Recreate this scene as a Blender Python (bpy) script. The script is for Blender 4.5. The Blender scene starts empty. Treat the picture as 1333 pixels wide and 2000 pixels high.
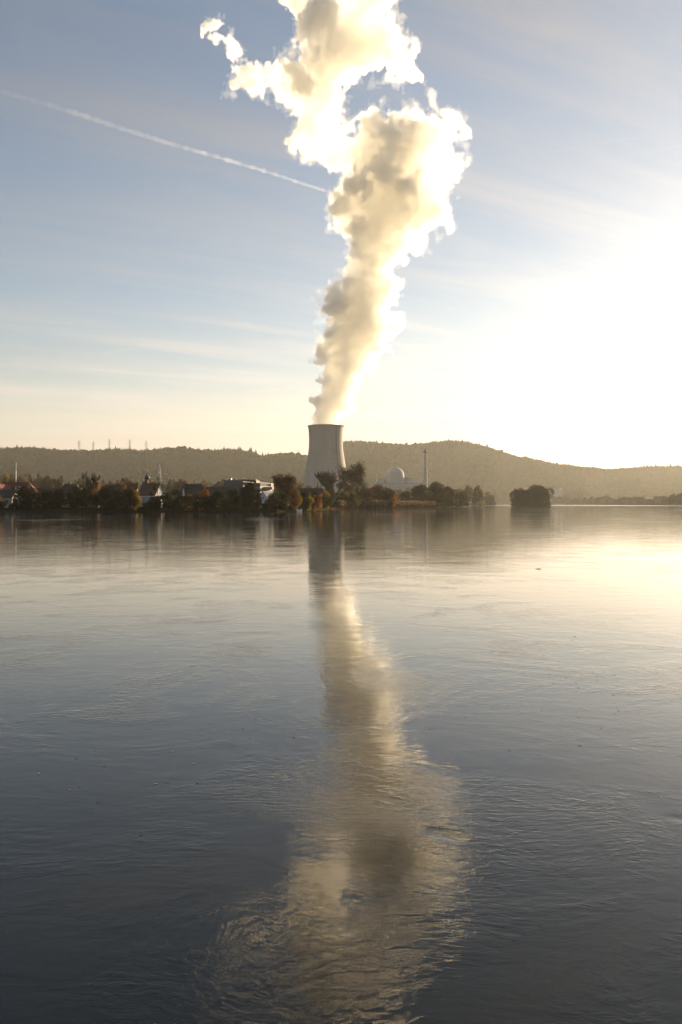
import bpy, bmesh, math, random
import numpy as np
from mathutils import Vector, Matrix

# ------------------------------------------------------------------ camera, world, sun, exposure
scene = bpy.context.scene
C = scene.collection
F = 1556.0                      # focal length in photograph pixels (28 mm on a 24x36 upright frame)
CAM_H = 3.0
HORIZON = 984.0
SUN_AZ, SUN_EL = 39.0, 9.5     # degrees clockwise from the view direction, and up

cam = bpy.data.objects.new('camera', bpy.data.cameras.new('camera'))
C.objects.link(cam); scene.camera = cam
cam.location = (0, 0, CAM_H); cam.rotation_euler = (math.radians(90), 0, 0)
cam.data.sensor_fit = 'VERTICAL'; cam.data.sensor_height = 36; cam.data.sensor_width = 24
cam.data.lens = 36 * F / 2000.0
cam.data.shift_y = -16.0 / 2000.0
cam.data.clip_start = 0.1; cam.data.clip_end = 90000

scene.view_settings.view_transform = 'Standard'
scene.view_settings.look = 'None'
scene.view_settings.gamma = 1.0
scene.view_settings.exposure = 1.55

def nd(nt, typ, **kw):
    n = nt.nodes.new(typ)
    for k, v in kw.items():
        if k.startswith('i_'):
            n.inputs[k[2:].replace('_', ' ')].default_value = v
        else:
            setattr(n, k, v)
    return n
def math_n(nt, op, a, b=None, c=None, clamp=False):
    n = nt.nodes.new('ShaderNodeMath'); n.operation = op; n.use_clamp = clamp
    for i, v in enumerate((a, b, c)):
        if v is None: continue
        if isinstance(v, (int, float)): n.inputs[i].default_value = v
        else: nt.links.new(v, n.inputs[i])
    return n.outputs[0]
def ramp(nt, fac, lo, hi, to0=0.0, to1=1.0, smooth=True):
    n = nt.nodes.new('ShaderNodeMapRange'); n.interpolation_type = 'SMOOTHSTEP' if smooth else 'LINEAR'
    n.inputs['From Min'].default_value = lo; n.inputs['From Max'].default_value = hi
    n.inputs['To Min'].default_value = to0; n.inputs['To Max'].default_value = to1
    nt.links.new(fac, n.inputs['Value']); return n.outputs[0]
def noise_n(nt, vec, scale, detail=2.0, rough=0.5, dist=0.0, lac=2.0):
    n = nt.nodes.new('ShaderNodeTexNoise')
    n.inputs['Scale'].default_value = scale; n.inputs['Detail'].default_value = detail
    n.inputs['Roughness'].default_value = rough; n.inputs['Distortion'].default_value = dist
    n.inputs['Lacunarity'].default_value = lac
    nt.links.new(vec, n.inputs['Vector']); return n
def mapping(nt, vec, loc=(0,0,0), rot=(0,0,0), sca=(1,1,1)):
    n = nt.nodes.new('ShaderNodeMapping')
    n.inputs['Location'].default_value = loc; n.inputs['Rotation'].default_value = rot; n.inputs['Scale'].default_value = sca
    nt.links.new(vec, n.inputs['Vector']); return n.outputs[0]

world = bpy.data.worlds.new("World"); scene.world = world; world.use_nodes = True
wt = world.node_tree; wt.nodes.clear()
sky = wt.nodes.new('ShaderNodeTexSky'); sky.sky_type = 'NISHITA'; sky.sun_disc = False
sky.sun_elevation = math.radians(SUN_EL); sky.sun_rotation = math.radians(SUN_AZ)
sky.air_density = 1.0; sky.dust_density = 0.6; sky.ozone_density = 2.1; sky.altitude = 300
bg = wt.nodes.new('ShaderNodeBackground'); bg.inputs['Strength'].default_value = 0.0500
wo = wt.nodes.new('ShaderNodeOutputWorld')
tc = wt.nodes.new('ShaderNodeTexCoord')
sx = wt.nodes.new('ShaderNodeSeparateXYZ'); wt.links.new(tc.outputs['Generated'], sx.inputs[0])
zz = math_n(wt, 'ADD', math_n(wt, 'MAXIMUM', sx.outputs['Z'], 0.0), 0.07)
cb = wt.nodes.new('ShaderNodeCombineXYZ')
wt.links.new(math_n(wt, 'DIVIDE', sx.outputs['X'], zz), cb.inputs[0])
wt.links.new(math_n(wt, 'DIVIDE', sx.outputs['Y'], zz), cb.inputs[1])
P = cb.outputs[0]                                    # a flat cirrus deck seen in perspective
n1 = noise_n(wt, mapping(wt, mapping(wt, P, rot=(0, 0, math.radians(-27))), (3.1, 0.4, 0), sca=(0.30, 1.9, 1)), 1.5, 9, 0.60, 0.7)
n2 = noise_n(wt, mapping(wt, mapping(wt, P, rot=(0, 0, math.radians(24))), (7.3, 2.2, 0), sca=(0.22, 1.7, 1)), 1.8, 9, 0.60, 0.5)
n3 = noise_n(wt, mapping(wt, P, (0.3, 5.2, 0), (0, 0, 0), (1, 1, 1)), 0.42, 3, 0.5)
m1 = ramp(wt, n1.outputs['Fac'], 0.38, 0.74)
m2 = ramp(wt, n2.outputs['Fac'], 0.50, 0.80)
cover = ramp(wt, n3.outputs['Fac'], 0.35, 0.65, 0.35, 1.0)
cir = math_n(wt, 'MULTIPLY', math_n(wt, 'MAXIMUM', m1, math_n(wt, 'MULTIPLY', m2, 0.7)), cover)
cir = math_n(wt, 'MULTIPLY', cir, ramp(wt, sx.outputs['Z'], 0.0, 0.10, 0.35, 1.0))
bw = wt.nodes.new('ShaderNodeRGBToBW'); wt.links.new(sky.outputs[0], bw.inputs[0])
cc = wt.nodes.new('ShaderNodeMix'); cc.data_type = 'RGBA'; cc.blend_type = 'MULTIPLY'; cc.inputs[0].default_value = 1.0
wt.links.new(bw.outputs[0], cc.inputs[6]); cc.inputs[7].default_value = (1.50, 1.45, 1.46, 1)
mx = wt.nodes.new('ShaderNodeMix'); mx.data_type = 'RGBA'
wt.links.new(math_n(wt, 'MULTIPLY', cir, 0.8, clamp=True), mx.inputs[0])
wt.links.new(sky.outputs[0], mx.inputs[6]); wt.links.new(cc.outputs[2], mx.inputs[7])
n4 = noise_n(wt, mapping(wt, mapping(wt, P, rot=(0, 0, math.radians(8))), (1.7, 6.2, 0), sca=(0.10, 0.42, 1)), 1.0, 6, 0.6, 0.6)
veil = math_n(wt, 'MULTIPLY', ramp(wt, n4.outputs['Fac'], 0.30, 0.62, 0.35, 1.0), ramp(wt, sx.outputs['Z'], 0.04, 0.24, 0.95, 0.0))   # thin low bank of evening cloud
vc = wt.nodes.new('ShaderNodeMix'); vc.data_type = 'RGBA'; vc.blend_type = 'MULTIPLY'; vc.inputs[0].default_value = 1.0
wt.links.new(bw.outputs[0], vc.inputs[6]); vc.inputs[7].default_value = (0.98, 0.80, 0.70, 1)
mv = wt.nodes.new('ShaderNodeMix'); mv.data_type = 'RGBA'
wt.links.new(veil, mv.inputs[0]); wt.links.new(mx.outputs[2], mv.inputs[6]); wt.links.new(vc.outputs[2], mv.inputs[7])
wt.links.new(mv.outputs[2], bg.inputs['Color']); wt.links.new(bg.outputs[0], wo.inputs['Surface'])
world.cycles.sampling_method = 'MANUAL'; world.cycles.sample_map_resolution = 1024

sun = bpy.data.objects.new('sun', bpy.data.lights.new('sun', 'SUN')); C.objects.link(sun)
sun.data.energy = 5.0; sun.data.angle = math.radians(0.5); sun.data.color = (1.0, 0.77, 0.48)
sun.rotation_euler = (math.radians(90 - SUN_EL), 0, math.radians(180 - SUN_AZ))

cy = scene.cycles
cy.max_bounces = 24; cy.volume_bounces = 20; cy.diffuse_bounces = 3; cy.glossy_bounces = 3
cy.transmission_bounces = 4; cy.transparent_max_bounces = 48
cy.use_denoising = True; cy.denoiser = 'OPENIMAGEDENOISE'
cy.sample_clamp_indirect = 6.0
cy.volume_max_steps = 256

# ------------------------------------------------------------------ helpers
def px(u, Y): return (u - 666.5) / F * Y
def pz(v, Y): return CAM_H + (HORIZON - v) / F * Y
def link(o, parent=None):
    C.objects.link(o)
    if parent: o.parent = parent
    return o
def mesh_np(name, V, faces_flat, per, mats, parent=None, smooth=False, loc=None, matidx=None):
    """V (n,3), faces_flat (m*per) ints -> one mesh object"""
    me = bpy.data.meshes.new(name)
    V = np.asarray(V, dtype=np.float32); Fc = np.asarray(faces_flat, dtype=np.int32).ravel(); m = len(Fc) // per
    me.vertices.add(len(V)); me.vertices.foreach_set('co', V.ravel())
    me.loops.add(len(Fc)); me.loops.foreach_set('vertex_index', Fc)
    me.polygons.add(m); me.polygons.foreach_set('loop_start', np.arange(0, m * per, per, dtype=np.int32))
    me.polygons.foreach_set('loop_total', np.full(m, per, dtype=np.int32))
    if matidx is not None: me.polygons.foreach_set('material_index', np.asarray(matidx, dtype=np.int32))
    me.polygons.foreach_set('use_smooth', np.full(m, smooth, dtype=bool))
    me.update(calc_edges=True); me.validate()
    for mm in (mats if isinstance(mats, (list, tuple)) else [mats]): me.materials.append(mm)
    o = bpy.data.objects.new(name, me)
    if loc is not None: o.location = loc
    return link(o, parent)
def tag(o, label=None, cat=None, group=None, kind=None):
    if label: o['label'] = label
    if cat: o['category'] = cat
    if group: o['group'] = group
    if kind: o['kind'] = kind
    return o
def thing(name, label, cat, loc=(0, 0, 0), rotz=0.0, group=None):
    o = bpy.data.objects.new(name, None); o.empty_display_size = 1; C.objects.link(o)
    o.location = loc; o.rotation_euler = (0, 0, rotz)
    return tag(o, label, cat, group)
def vnoise(shape, spans, rng):
    """value noise on a regular grid: shape (nx,ny,nz), spans = lattice cells per axis"""
    L = rng.uniform(-1, 1, [int(math.ceil(s)) + 3 for s in spans]).astype(np.float32)
    out = L
    for ax, (n, s) in enumerate(zip(shape, spans)):
        t = np.linspace(0, s, n, dtype=np.float32); i = t.astype(int); f = t - i
        f = f * f * (3 - 2 * f)
        sh = [1] * out.ndim; sh[ax] = n; f = f.reshape(sh)
        out = np.take(out, i, axis=ax) * (1 - f) + np.take(out, i + 1, axis=ax) * f
    return out

# ------------------------------------------------------------------ materials
def new_mat(name):
    m = bpy.data.materials.new(name); m.use_nodes = True
    nt = m.node_tree; b = nt.nodes.get('Principled BSDF')
    return m, nt, b
def plain(name, col, rough=0.8, var=0.25, scale=2.0, metal=0.0, spec=0.3, coord='Object'):
    m, nt, b = new_mat(name)
    t = nt.nodes.new('ShaderNodeTexCoord')
    n = noise_n(nt, t.outputs[coord], scale, 5, 0.6)
    k = ramp(nt, n.outputs['Fac'], 0.3, 0.7, 1 - var, 1 + var, smooth=False)
    mul = nt.nodes.new('ShaderNodeVectorMath'); mul.operation = 'SCALE'; mul.inputs[0].default_value = col
    nt.links.new(k, mul.inputs['Scale']); nt.links.new(mul.outputs[0], b.inputs['Base Color'])
    b.inputs['Roughness'].default_value = rough; b.inputs['Metallic'].default_value = metal
    b.inputs['Specular IOR Level'].default_value = spec
    return m
def foliage(name, c1, c2, transl=0.45, scale=0.5, c3=None):
    """leaf colour varies leaf clump by leaf clump and from tree to tree; leaves let light through"""
    m, nt, b = new_mat(name); nt.nodes.remove(b)
    out = nt.nodes['Material Output']
    g = nt.nodes.new('ShaderNodeNewGeometry'); oi = nt.nodes.new('ShaderNodeObjectInfo')
    n = noise_n(nt, g.outputs['Position'], scale, 3, 0.6)
    f = math_n(nt, 'ADD', n.outputs['Fac'], math_n(nt, 'MULTIPLY', math_n(nt, 'SUBTRACT', g.outputs['Random Per Island'], 0.5), 0.5))
    cr = nt.nodes.new('ShaderNodeValToRGB'); nt.links.new(f, cr.inputs[0])
    e = cr.color_ramp.elements; e[0].position = 0.35; e[0].color = (*c1, 1); e[1].position = 0.68; e[1].color = (*c2, 1)
    if c3: x = e.new(0.85); x.color = (*c3, 1)
    hv = nt.nodes.new('ShaderNodeHueSaturation'); nt.links.new(cr.outputs[0], hv.inputs['Color'])
    nt.links.new(ramp(nt, oi.outputs['Random'], 0, 1, 0.485, 0.515, False), hv.inputs['Hue'])
    nt.links.new(ramp(nt, oi.outputs['Random'], 0, 1, 0.8, 1.25, False), hv.inputs['Value'])
    d = nt.nodes.new('ShaderNodeBsdfDiffuse'); t = nt.nodes.new('ShaderNodeBsdfTranslucent'); mxs = nt.nodes.new('ShaderNodeMixShader')
    nt.links.new(hv.outputs[0], d.inputs[0]); nt.links.new(hv.outputs[0], t.inputs[0]); mxs.inputs[0].default_value = transl
    nt.links.new(d.outputs[0], mxs.inputs[1]); nt.links.new(t.outputs[0], mxs.inputs[2]); nt.links.new(mxs.outputs[0], out.inputs['Surface'])
    return m

# ------------------------------------------------------------------ water
def make_water():
    m, nt, b = new_mat('river_water')
    t = nt.nodes.new('ShaderNodeTexCoord'); V = t.outputs['Object']
    # domain warp: slow eddies carry the ripples round
    w = noise_n(nt, V, 0.35, 2, 0.5)
    ws = nt.nodes.new('ShaderNodeVectorMath'); ws.operation = 'SUBTRACT'; nt.links.new(w.outputs['Color'], ws.inputs[0]); ws.inputs[1].default_value = (0.5, 0.5, 0.5)
    wm = nt.nodes.new('ShaderNodeVectorMath'); wm.operation = 'MULTIPLY_ADD'
    nt.links.new(ws.outputs[0], wm.inputs[0]); wm.inputs[1].default_value = (1.6, 1.6, 0); nt.links.new(V, wm.inputs[2])
    W = wm.outputs[0]
    swell = noise_n(nt, mapping(nt, V, sca=(0.6, 1.0, 1)), 0.30, 2, 0.5)
    mid = noise_n(nt, mapping(nt, W, sca=(0.75, 1.25, 1)), 2.3, 3, 0.55, 0.3)
    fine = noise_n(nt, mapping(nt, W, rot=(0, 0, 0.3), sca=(0.7, 1.5, 1)), 9.0, 3, 0.55, 0.6)
    wav = nt.nodes.new('ShaderNodeTexWave'); wav.wave_type = 'BANDS'; wav.bands_direction = 'Y'
    wav.inputs['Scale'].default_value = 2.3; wav.inputs['Distortion'].default_value = 5.5; wav.inputs['Detail'].default_value = 2
    wav.inputs['Detail Scale'].default_value = 0.8; nt.links.new(W, wav.inputs['Vector'])
    pm = noise_n(nt, mapping(nt, V, (4.2, 1.3, 0), sca=(1, 1, 1)), 0.33, 4, 0.6, 1.2)
    patch = ramp(nt, pm.outputs['Fac'], 0.43, 0.64, 0.18, 1.0)
    sy = nt.nodes.new('ShaderNodeSeparateXYZ'); nt.links.new(V, sy.inputs[0])
    patch = math_n(nt, 'MULTIPLY', patch, ramp(nt, sy.outputs['Y'], 12, 30, 1.0, 0.4))
    # boils: a few sparse round swellings
    vo = nt.nodes.new('ShaderNodeTexVoronoi'); vo.inputs['Scale'].default_value = 0.8; nt.links.new(W, vo.inputs['Vector'])
    vs = nt.nodes.new('ShaderNodeSeparateColor'); nt.links.new(vo.outputs['Color'], vs.inputs[0])
    boil = math_n(nt, 'MULTIPLY', ramp(nt, vo.outputs['Distance'], 0.01, 0.16, 1.0, 0.0), ramp(nt, vs.outputs[0], 0.55, 0.95, 0.0, 1.0))
    h = math_n(nt, 'MULTIPLY', swell.outputs['Fac'], 0.009)
    h = math_n(nt, 'MULTIPLY_ADD', mid.outputs['Fac'], 0.0042, h)
    hf = math_n(nt, 'MULTIPLY', math_n(nt, 'MULTIPLY', fine.outputs['Fac'], 0.0050), patch)
    ff = noise_n(nt, mapping(nt, W, rot=(0, 0, -0.5), sca=(0.8, 1.4, 1)), 24.0, 2, 0.5, 0.4)
    hf = math_n(nt, 'MULTIPLY_ADD', math_n(nt, 'MULTIPLY', ff.outputs['Fac'], 0.0015), patch, hf)
    sn = noise_n(nt, mapping(nt, W, (9, 3, 0), sca=(0.8, 1.2, 1)), 0.55, 4, 0.55, 1.6)
    sd = math_n(nt, 'ABSOLUTE', math_n(nt, 'SUBTRACT', sn.outputs['Fac'], 0.5))
    seam = ramp(nt, sd, 0.0, 0.022, 1.0, 0.0)
    hs = math_n(nt, 'MULTIPLY', math_n(nt, 'MULTIPLY', seam, 0.0010), patch)
    hf = math_n(nt, 'ADD', hf, hs)
    hw = math_n(nt, 'MULTIPLY', math_n(nt, 'MULTIPLY', wav.outputs['Fac'], 0.00025), patch)
    hb = math_n(nt, 'MULTIPLY', math_n(nt, 'MULTIPLY', boil, ramp(nt, sy.outputs['Y'], 8, 15, 1.0, 0.0)), -0.018)
    h = math_n(nt, 'ADD', math_n(nt, 'ADD', h, hf), math_n(nt, 'ADD', hw, hb))
    bp = nt.nodes.new('ShaderNodeBump'); bp.inputs['Strength'].default_value = 1.0; bp.inputs['Distance'].default_value = 1.0
    nt.links.new(h, bp.inputs['Height']); nt.links.new(bp.outputs[0], b.inputs['Normal'])
    # cat's paws: streaks of wind-roughened water far out
    far = noise_n(nt, mapping(nt, V, sca=(0.045, 0.20, 1)), 1.0, 4, 0.62, 0.3)
    paw = ramp(nt, far.outputs['Fac'], 0.56, 0.66)
    paw = math_n(nt, 'MULTIPLY', paw, ramp(nt, sy.outputs['Y'], 95, 150))
    reach = ramp(nt, sy.outputs['Y'], 900, 1300)
    ro = math_n(nt, 'MAXIMUM', math_n(nt, 'MULTIPLY', paw, 0.16), math_n(nt, 'MULTIPLY', reach, 0.22))
    ro = math_n(nt, 'MAXIMUM', ro, ramp(nt, sy.outputs['Y'], 10, 80, 0.02, 0.045))
    nt.links.new(ro, b.inputs['Roughness'])
    b.inputs['Base Color'].default_value = (0.006, 0.0085, 0.009, 1)
    b.inputs['IOR'].default_value = 1.49; b.inputs['Specular Tint'].default_value = (1.0, 0.90, 0.74, 1)   # silty river
    return m
M_water = make_water()
w = mesh_np('river_water', [(-6500, -120, 0), (6500, -120, 0), (6500, 9500, 0), (-6500, 9500, 0)], [0, 1, 2, 3], 4, M_water)
tag(w, kind='structure')

# ------------------------------------------------------------------ ground and hills
SU = [-3000, -400, 0, 300, 540, 600, 625, 650, 700, 760, 850, 872, 900, 925, 950, 1000, 1075, 1120, 1250, 1333, 1600, 2000, 4000]
SY = [150, 262, 285, 292, 300, 325, 380, 470, 520, 550, 610, 700, 900, 1500, 2500, 3000, 2500, 2330, 1700, 1460, 900, 600, 300]
def shoreY(u): return np.interp(u, SU, SY)
RU = [-3000, -300, 0, 60, 100, 150, 240, 285, 330, 370, 420, 460, 490, 512, 530, 560, 580, 597, 620, 645, 670, 700, 760, 800, 850, 885, 915, 950, 980, 1010, 1050, 1080, 1110, 1150, 1190, 1230, 1270, 1333, 1700, 4000]
RV = [900, 868, 875, 874, 877, 878, 877, 880, 873, 875, 879, 877, 881, 890, 886, 883, 885, 890, 888, 876, 863, 861, 865, 867, 862, 860, 863, 871, 881, 890, 897, 905, 908, 912, 916, 913, 911, 909, 880, 900]
def ridgeY(u): return np.interp(u, [-3000, 0, 600, 700, 1100, 1333, 4000], [3300, 3300, 3300, 3700, 3800, 4300, 3000])
def baseY(u): return np.maximum(np.interp(u, [-3000, 0, 600, 700, 1100, 1333, 4000], [2000, 2050, 2150, 2400, 2700, 2900, 1500]), shoreY(u) + 60)
TREE_H = 13.0
def build_ground():
    us = np.unique(np.concatenate([np.linspace(-3000, -400, 14), np.linspace(-400, 1700, 240), np.linspace(1700, 4000, 12)]))
    ss = [(0.93, -2.5), (0.985, -1.0), (1.0, 0.0), (1.004, 0.7), (1.015, 1.2), (1.05, 1.5), (1.3, 1.7), (2.0, 2.0)]
    rng = np.random.default_rng(5)
    V = []; n = len(us)
    for s, z in ss:
        for u in us:
            Y = shoreY(u) * s; V.append((px(u, Y), Y, z + (rng.uniform(-.12, .12) if z > 0.5 else 0)))
    for Yf in (6400, 9400):
        for u in us: V.append((max(-6400, min(6400, px(u, Yf))), Yf if Yf < 9000 else 9400, 2.0))
    rows = len(ss) + 2; Fc = []
    for j in range(rows - 1):
        for i in range(n - 1):
            a = j * n + i; Fc += [a, a + 1, a + n + 1, a + n]
    m, nt, b = new_mat('meadow_ground')
    t = nt.nodes.new('ShaderNodeTexCoord'); nn = noise_n(nt, t.outputs['Object'], 0.08, 6, 0.6)
    cr = nt.nodes.new('ShaderNodeValToRGB'); nt.links.new(nn.outputs['Fac'], cr.inputs[0])
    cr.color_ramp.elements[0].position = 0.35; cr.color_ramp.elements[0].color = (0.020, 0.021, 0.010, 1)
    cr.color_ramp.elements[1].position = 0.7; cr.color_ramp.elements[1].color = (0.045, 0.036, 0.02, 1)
    nt.links.new(cr.outputs[0], b.inputs['Base Color']); b.inputs['Roughness'].default_value = 0.95; b.inputs['Specular IOR Level'].default_value = 0.0
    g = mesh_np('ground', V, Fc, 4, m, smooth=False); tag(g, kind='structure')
build_ground()

def hill_z(u, t):
    """height of the hill side at photo column u, t = 0 foot .. 1 ridge .. 1.6 beyond"""
    Yr = ridgeY(u); zr = CAM_H + (HORIZON - np.interp(u, RU, RV)) / F * Yr - TREE_H
    s = np.clip(t, 0, 1); prof = s ** 1.25 * (1.0 - 0.12 * np.sin(math.pi * s))
    spur = 0.10 * np.sin(u * 0.019 + 2.3 * s) + 0.07 * np.sin(u * 0.047 - 1.7 + 3 * s) + 0.04 * np.sin(u * 0.11 + 5 * s)
    prof = prof + spur * np.sin(math.pi * s) * 0.8
    z = 1.0 + (zr - 1.0) * np.maximum(prof, 0)
    return np.where(t > 1, zr - (t - 1) * 250, z)
def hill_pos(u, t):
    Yb, Yr = baseY(u), ridgeY(u); Y = Yb + (Yr - Yb) * t
    return px(u, Y), Y, hill_z(u, t)
def build_hills():
    us = np.linspace(-1100, 2500, 420); ts = np.concatenate([np.linspace(0, 1, 40), np.linspace(1.05, 1.9, 8)])
    U, T = np.meshgrid(us, ts); X, Y, Z = hill_pos(U, T)
    V = np.stack([X.ravel(), Y.ravel(), Z.ravel()], 1); n, r = len(us), len(ts)
    a = (np.arange(r - 1)[:, None] * n + np.arange(n - 1)[None, :]).ravel()
    Fc = np.stack([a, a + 1, a + n + 1, a + n], 1)
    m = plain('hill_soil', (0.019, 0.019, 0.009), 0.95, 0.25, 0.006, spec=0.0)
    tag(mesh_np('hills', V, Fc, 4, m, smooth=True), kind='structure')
build_hills()

def blob_template(seed, conifer=False):
    bm = bmesh.new(); rng = random.Random(seed)
    if conifer:
        bmesh.ops.create_cone(bm, cap_ends=False, segments=6, radius1=0.36, radius2=0.02, depth=1.0, matrix=Matrix.Translation((0, 0, 0.5)))
    else:
        bmesh.ops.create_icosphere(bm, subdivisions=1, radius=0.5)
        for v in bm.verts: v.co *= rng.uniform(0.75, 1.2); v.co.z = v.co.z * 1.05 + 0.45
    V = np.array([v.co[:] for v in bm.verts]); bmesh.ops.triangulate(bm, faces=bm.faces)
    Fc = np.array([[v.index for v in f.verts] for f in bm.faces]); bm.free(); return V, Fc
def build_forest():
    rng = np.random.default_rng(11)
    N = 50000
    u = rng.uniform(-420, 1750, N); t = rng.uniform(0.02, 1.03, N) ** 0.8
    ridge = rng.uniform(-200, 1500, 2600); u = np.concatenate([u, ridge]); t = np.concatenate([t, rng.uniform(0.985, 1.02, 2600)])
    X, Y, Z = hill_pos(u, t)
    # clearings and the spread of kinds follow slow patterns
    pat = np.sin(X * 0.004 + 1) + np.sin(Y * 0.006 + X * 0.002) + rng.normal(0, .6, len(X))
    con = (pat > 1.7) | ((t > 0.97) & (np.sin(u * 0.03) + rng.normal(0, .5, len(u)) > 0.1))
    h = np.where(con, rng.uniform(13, 22, len(u)), rng.uniform(10, 17, len(u)))
    h = np.where((t > .97) & (rng.random(len(u)) < 0.04), h * 1.5, h)
    Vs, Fs, off = [], [], 0
    for k in range(5):
        Vt, Ft = blob_template(k, conifer=(k >= 3))
        sel = np.where(con)[0] if k >= 3 else np.where(~con)[0]
        sel = sel[k % 3::2] if k >= 3 else sel[k::3]
        if k == 4: sel = np.setdiff1d(np.where(con)[0], np.where(con)[0][0::2])
        hh = h[sel][:, None]; ww = hh * (0.8 if k < 3 else 0.75) * rng.uniform(.8, 1.15, len(sel))[:, None]
        ang = rng.uniform(0, 6.28, len(sel)); c, s = np.cos(ang)[:, None], np.sin(ang)[:, None]
        vx = (Vt[:, 0] * c - Vt[:, 1] * s) * ww + X[sel][:, None]; vy = (Vt[:, 0] * s + Vt[:, 1] * c) * ww + Y[sel][:, None]
        vz = Vt[:, 2][None] * hh + Z[sel][:, None] - np.where(t[sel] > .96, 1.0, h[sel] * .45)[:, None]
        Vs.append(np.stack([vx, vy, vz], 2).reshape(-1, 3))
        Fs.append((Ft[None] + (np.arange(len(sel)) * len(Vt))[:, None, None] + off).reshape(-1, 3)); off += len(sel) * len(Vt)
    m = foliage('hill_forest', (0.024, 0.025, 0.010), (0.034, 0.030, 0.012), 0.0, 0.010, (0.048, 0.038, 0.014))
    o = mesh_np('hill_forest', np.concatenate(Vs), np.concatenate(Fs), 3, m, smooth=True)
    tag(o, 'mixed autumn forest covering the long hill ridges behind the plant', None, kind='stuff')
build_forest()

# ------------------------------------------------------------------ cooling tower and its steam
TY = 1450.0; TX = px(637, TY)
def lathe(name, prof, seg, mat, parent, smooth=True):
    """prof: list of (r, z)"""
    n = len(prof); V = []
    for r, z in prof:
        for k in range(seg):
            a = 2 * math.pi * k / seg; V.append((r * math.cos(a), r * math.sin(a), z))
    Fc = []
    for j in range(n - 1):
        for k in range(seg):
            k2 = (k + 1) % seg; Fc += [j * seg + k, j * seg + k2, (j + 1) * seg + k2, (j + 1) * seg + k]
    return mesh_np(name, V, Fc, 4, mat, parent, smooth)
def concrete(name, col, var=0.12, sc=0.05):
    m, nt, b = new_mat(name)
    t = nt.nodes.new('ShaderNodeTexCoord')
    a = noise_n(nt, mapping(nt, t.outputs['Object'], sca=(1, 1, 0.12)), sc * 3, 6, 0.6)   # rain streaks
    s = noise_n(nt, t.outputs['Object'], sc, 4, 0.6)
    f = math_n(nt, 'ADD', math_n(nt, 'MULTIPLY', a.outputs['Fac'], 0.6), math_n(nt, 'MULTIPLY', s.outputs['Fac'], 0.4))
    lift_ = noise_n(nt, mapping(nt, t.outputs['Object'], sca=(0.001, 0.001, 0.35)), 1.0, 2, 0.7)    # casting lifts
    f = math_n(nt, 'ADD', f, math_n(nt, 'MULTIPLY', math_n(nt, 'SUBTRACT', lift_.outputs['Fac'], 0.5), 0.35))
    k = ramp(nt, f, 0.3, 0.7, 1 - var, 1 + var, False)
    mul = nt.nodes.new('ShaderNodeVectorMath'); mul.operation = 'SCALE'; mul.inputs[0].default_value = col
    nt.links.new(k, mul.inputs['Scale']); nt.links.new(mul.outputs[0], b.inputs['Base Color']); b.inputs['Roughness'].default_value = 0.85
    return m
def tower_r(z):
    """hyperbolic waist at 62% of the height, measured off the outline"""
    zt = [0, 8, 40, 60, 83, 100, 118, 135, 144.5]
    rt = [53, 51, 43, 38, 33.8, 31.4, 30.6, 31.4, 32.8]
    return float(np.interp(z, zt, rt))
def build_tower():
    r = thing('cooling_tower', 'huge grey concrete cooling tower with narrow waist pouring out white steam', 'cooling tower', (TX, TY, 1.5))
    zs = np.linspace(9, 143, 60); R = []
    from_z = [tower_r(z) for z in zs]
    ker = np.array([1, 2, 3, 2, 1]) / 9.0; pad = np.pad(from_z, 2, mode='edge'); sm = np.convolve(pad, ker, 'valid')
    prof = [(a, z) for a, z in zip(sm, zs)]
    inner = [(a - 1.2, z) for a, z in zip(sm[::-1], zs[::-1])]
    m = concrete('tower_concrete', (0.26, 0.24, 0.215), 0.2, 0.03)
    lathe('shell', prof + [(prof[-1][0] , 143.0)] + inner, 96, m, r)
    rm = plain('rim_concrete', (0.22, 0.21, 0.2), 0.9, 0.15, 0.2)
    rt = prof[-1][0]
    lathe('rim', [(rt - 1.6, 143.4), (rt + 0.9, 143.4), (rt + 0.9, 141.6), (rt + .03, 141.2)], 96, rm, r)
    # service stair climbing the shell, on the side turned to the reactor
    a = math.radians(-53); V = []; Fc = []
    for i, z in enumerate(np.linspace(10, 141, 50)):
        rr = float(np.interp(z, zs, sm))
        for dr, dw in ((0.0, -0.9), (1.4, -0.9), (1.4, 0.9), (0.0, 0.9)):
            V.append(((rr + dr) * math.cos(a) - dw * math.sin(a), (rr + dr) * math.sin(a) + dw * math.cos(a), z))
        if i:
            for k in range(4): k2 = (k + 1) % 4; Fc += [(i - 1) * 4 + k, (i - 1) * 4 + k2, i * 4 + k2, i * 4 + k]
    mesh_np('stairway', V, Fc, 4, plain('stair_steel', (0.12, 0.12, 0.12), 0.7), r)
    lathe('base_ring', [(54, 0), (54, 1.2), (51, 1.2)], 64, rm, r)
    for k in range(40):        # raking legs round the air inlet
        a0 = 2 * math.pi * k / 40; a1 = a0 + (0.08 if k % 2 else -0.08)
        p0 = Vector((52.5 * math.cos(a0), 52.5 * math.sin(a0), 1.1)); p1 = Vector((51 * math.cos(a1), 51 * math.sin(a1), 9.3))
        tube('column', [(p0, 0.7), (p1, 0.6)], rm, r, 6)
def tube_np(pts, seg=6):
    """pts list of (Vector, radius) -> V, F (quads)"""
    V = []; Fc = []
    for i, (p, r) in enumerate(pts):
        d = (pts[min(i + 1, len(pts) - 1)][0] - pts[max(i - 1, 0)][0]).normalized()
        a = d.orthogonal().normalized(); b = d.cross(a)
        for k in range(seg):
            t = 2 * math.pi * k / seg; V.append(tuple(p + a * (r * math.cos(t)) + b * (r * math.sin(t))))
        if i:
            for k in range(seg): k2 = (k + 1) % seg; Fc += [(i - 1) * seg + k, (i - 1) * seg + k2, i * seg + k2, i * seg + k]
    return V, Fc
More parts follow.
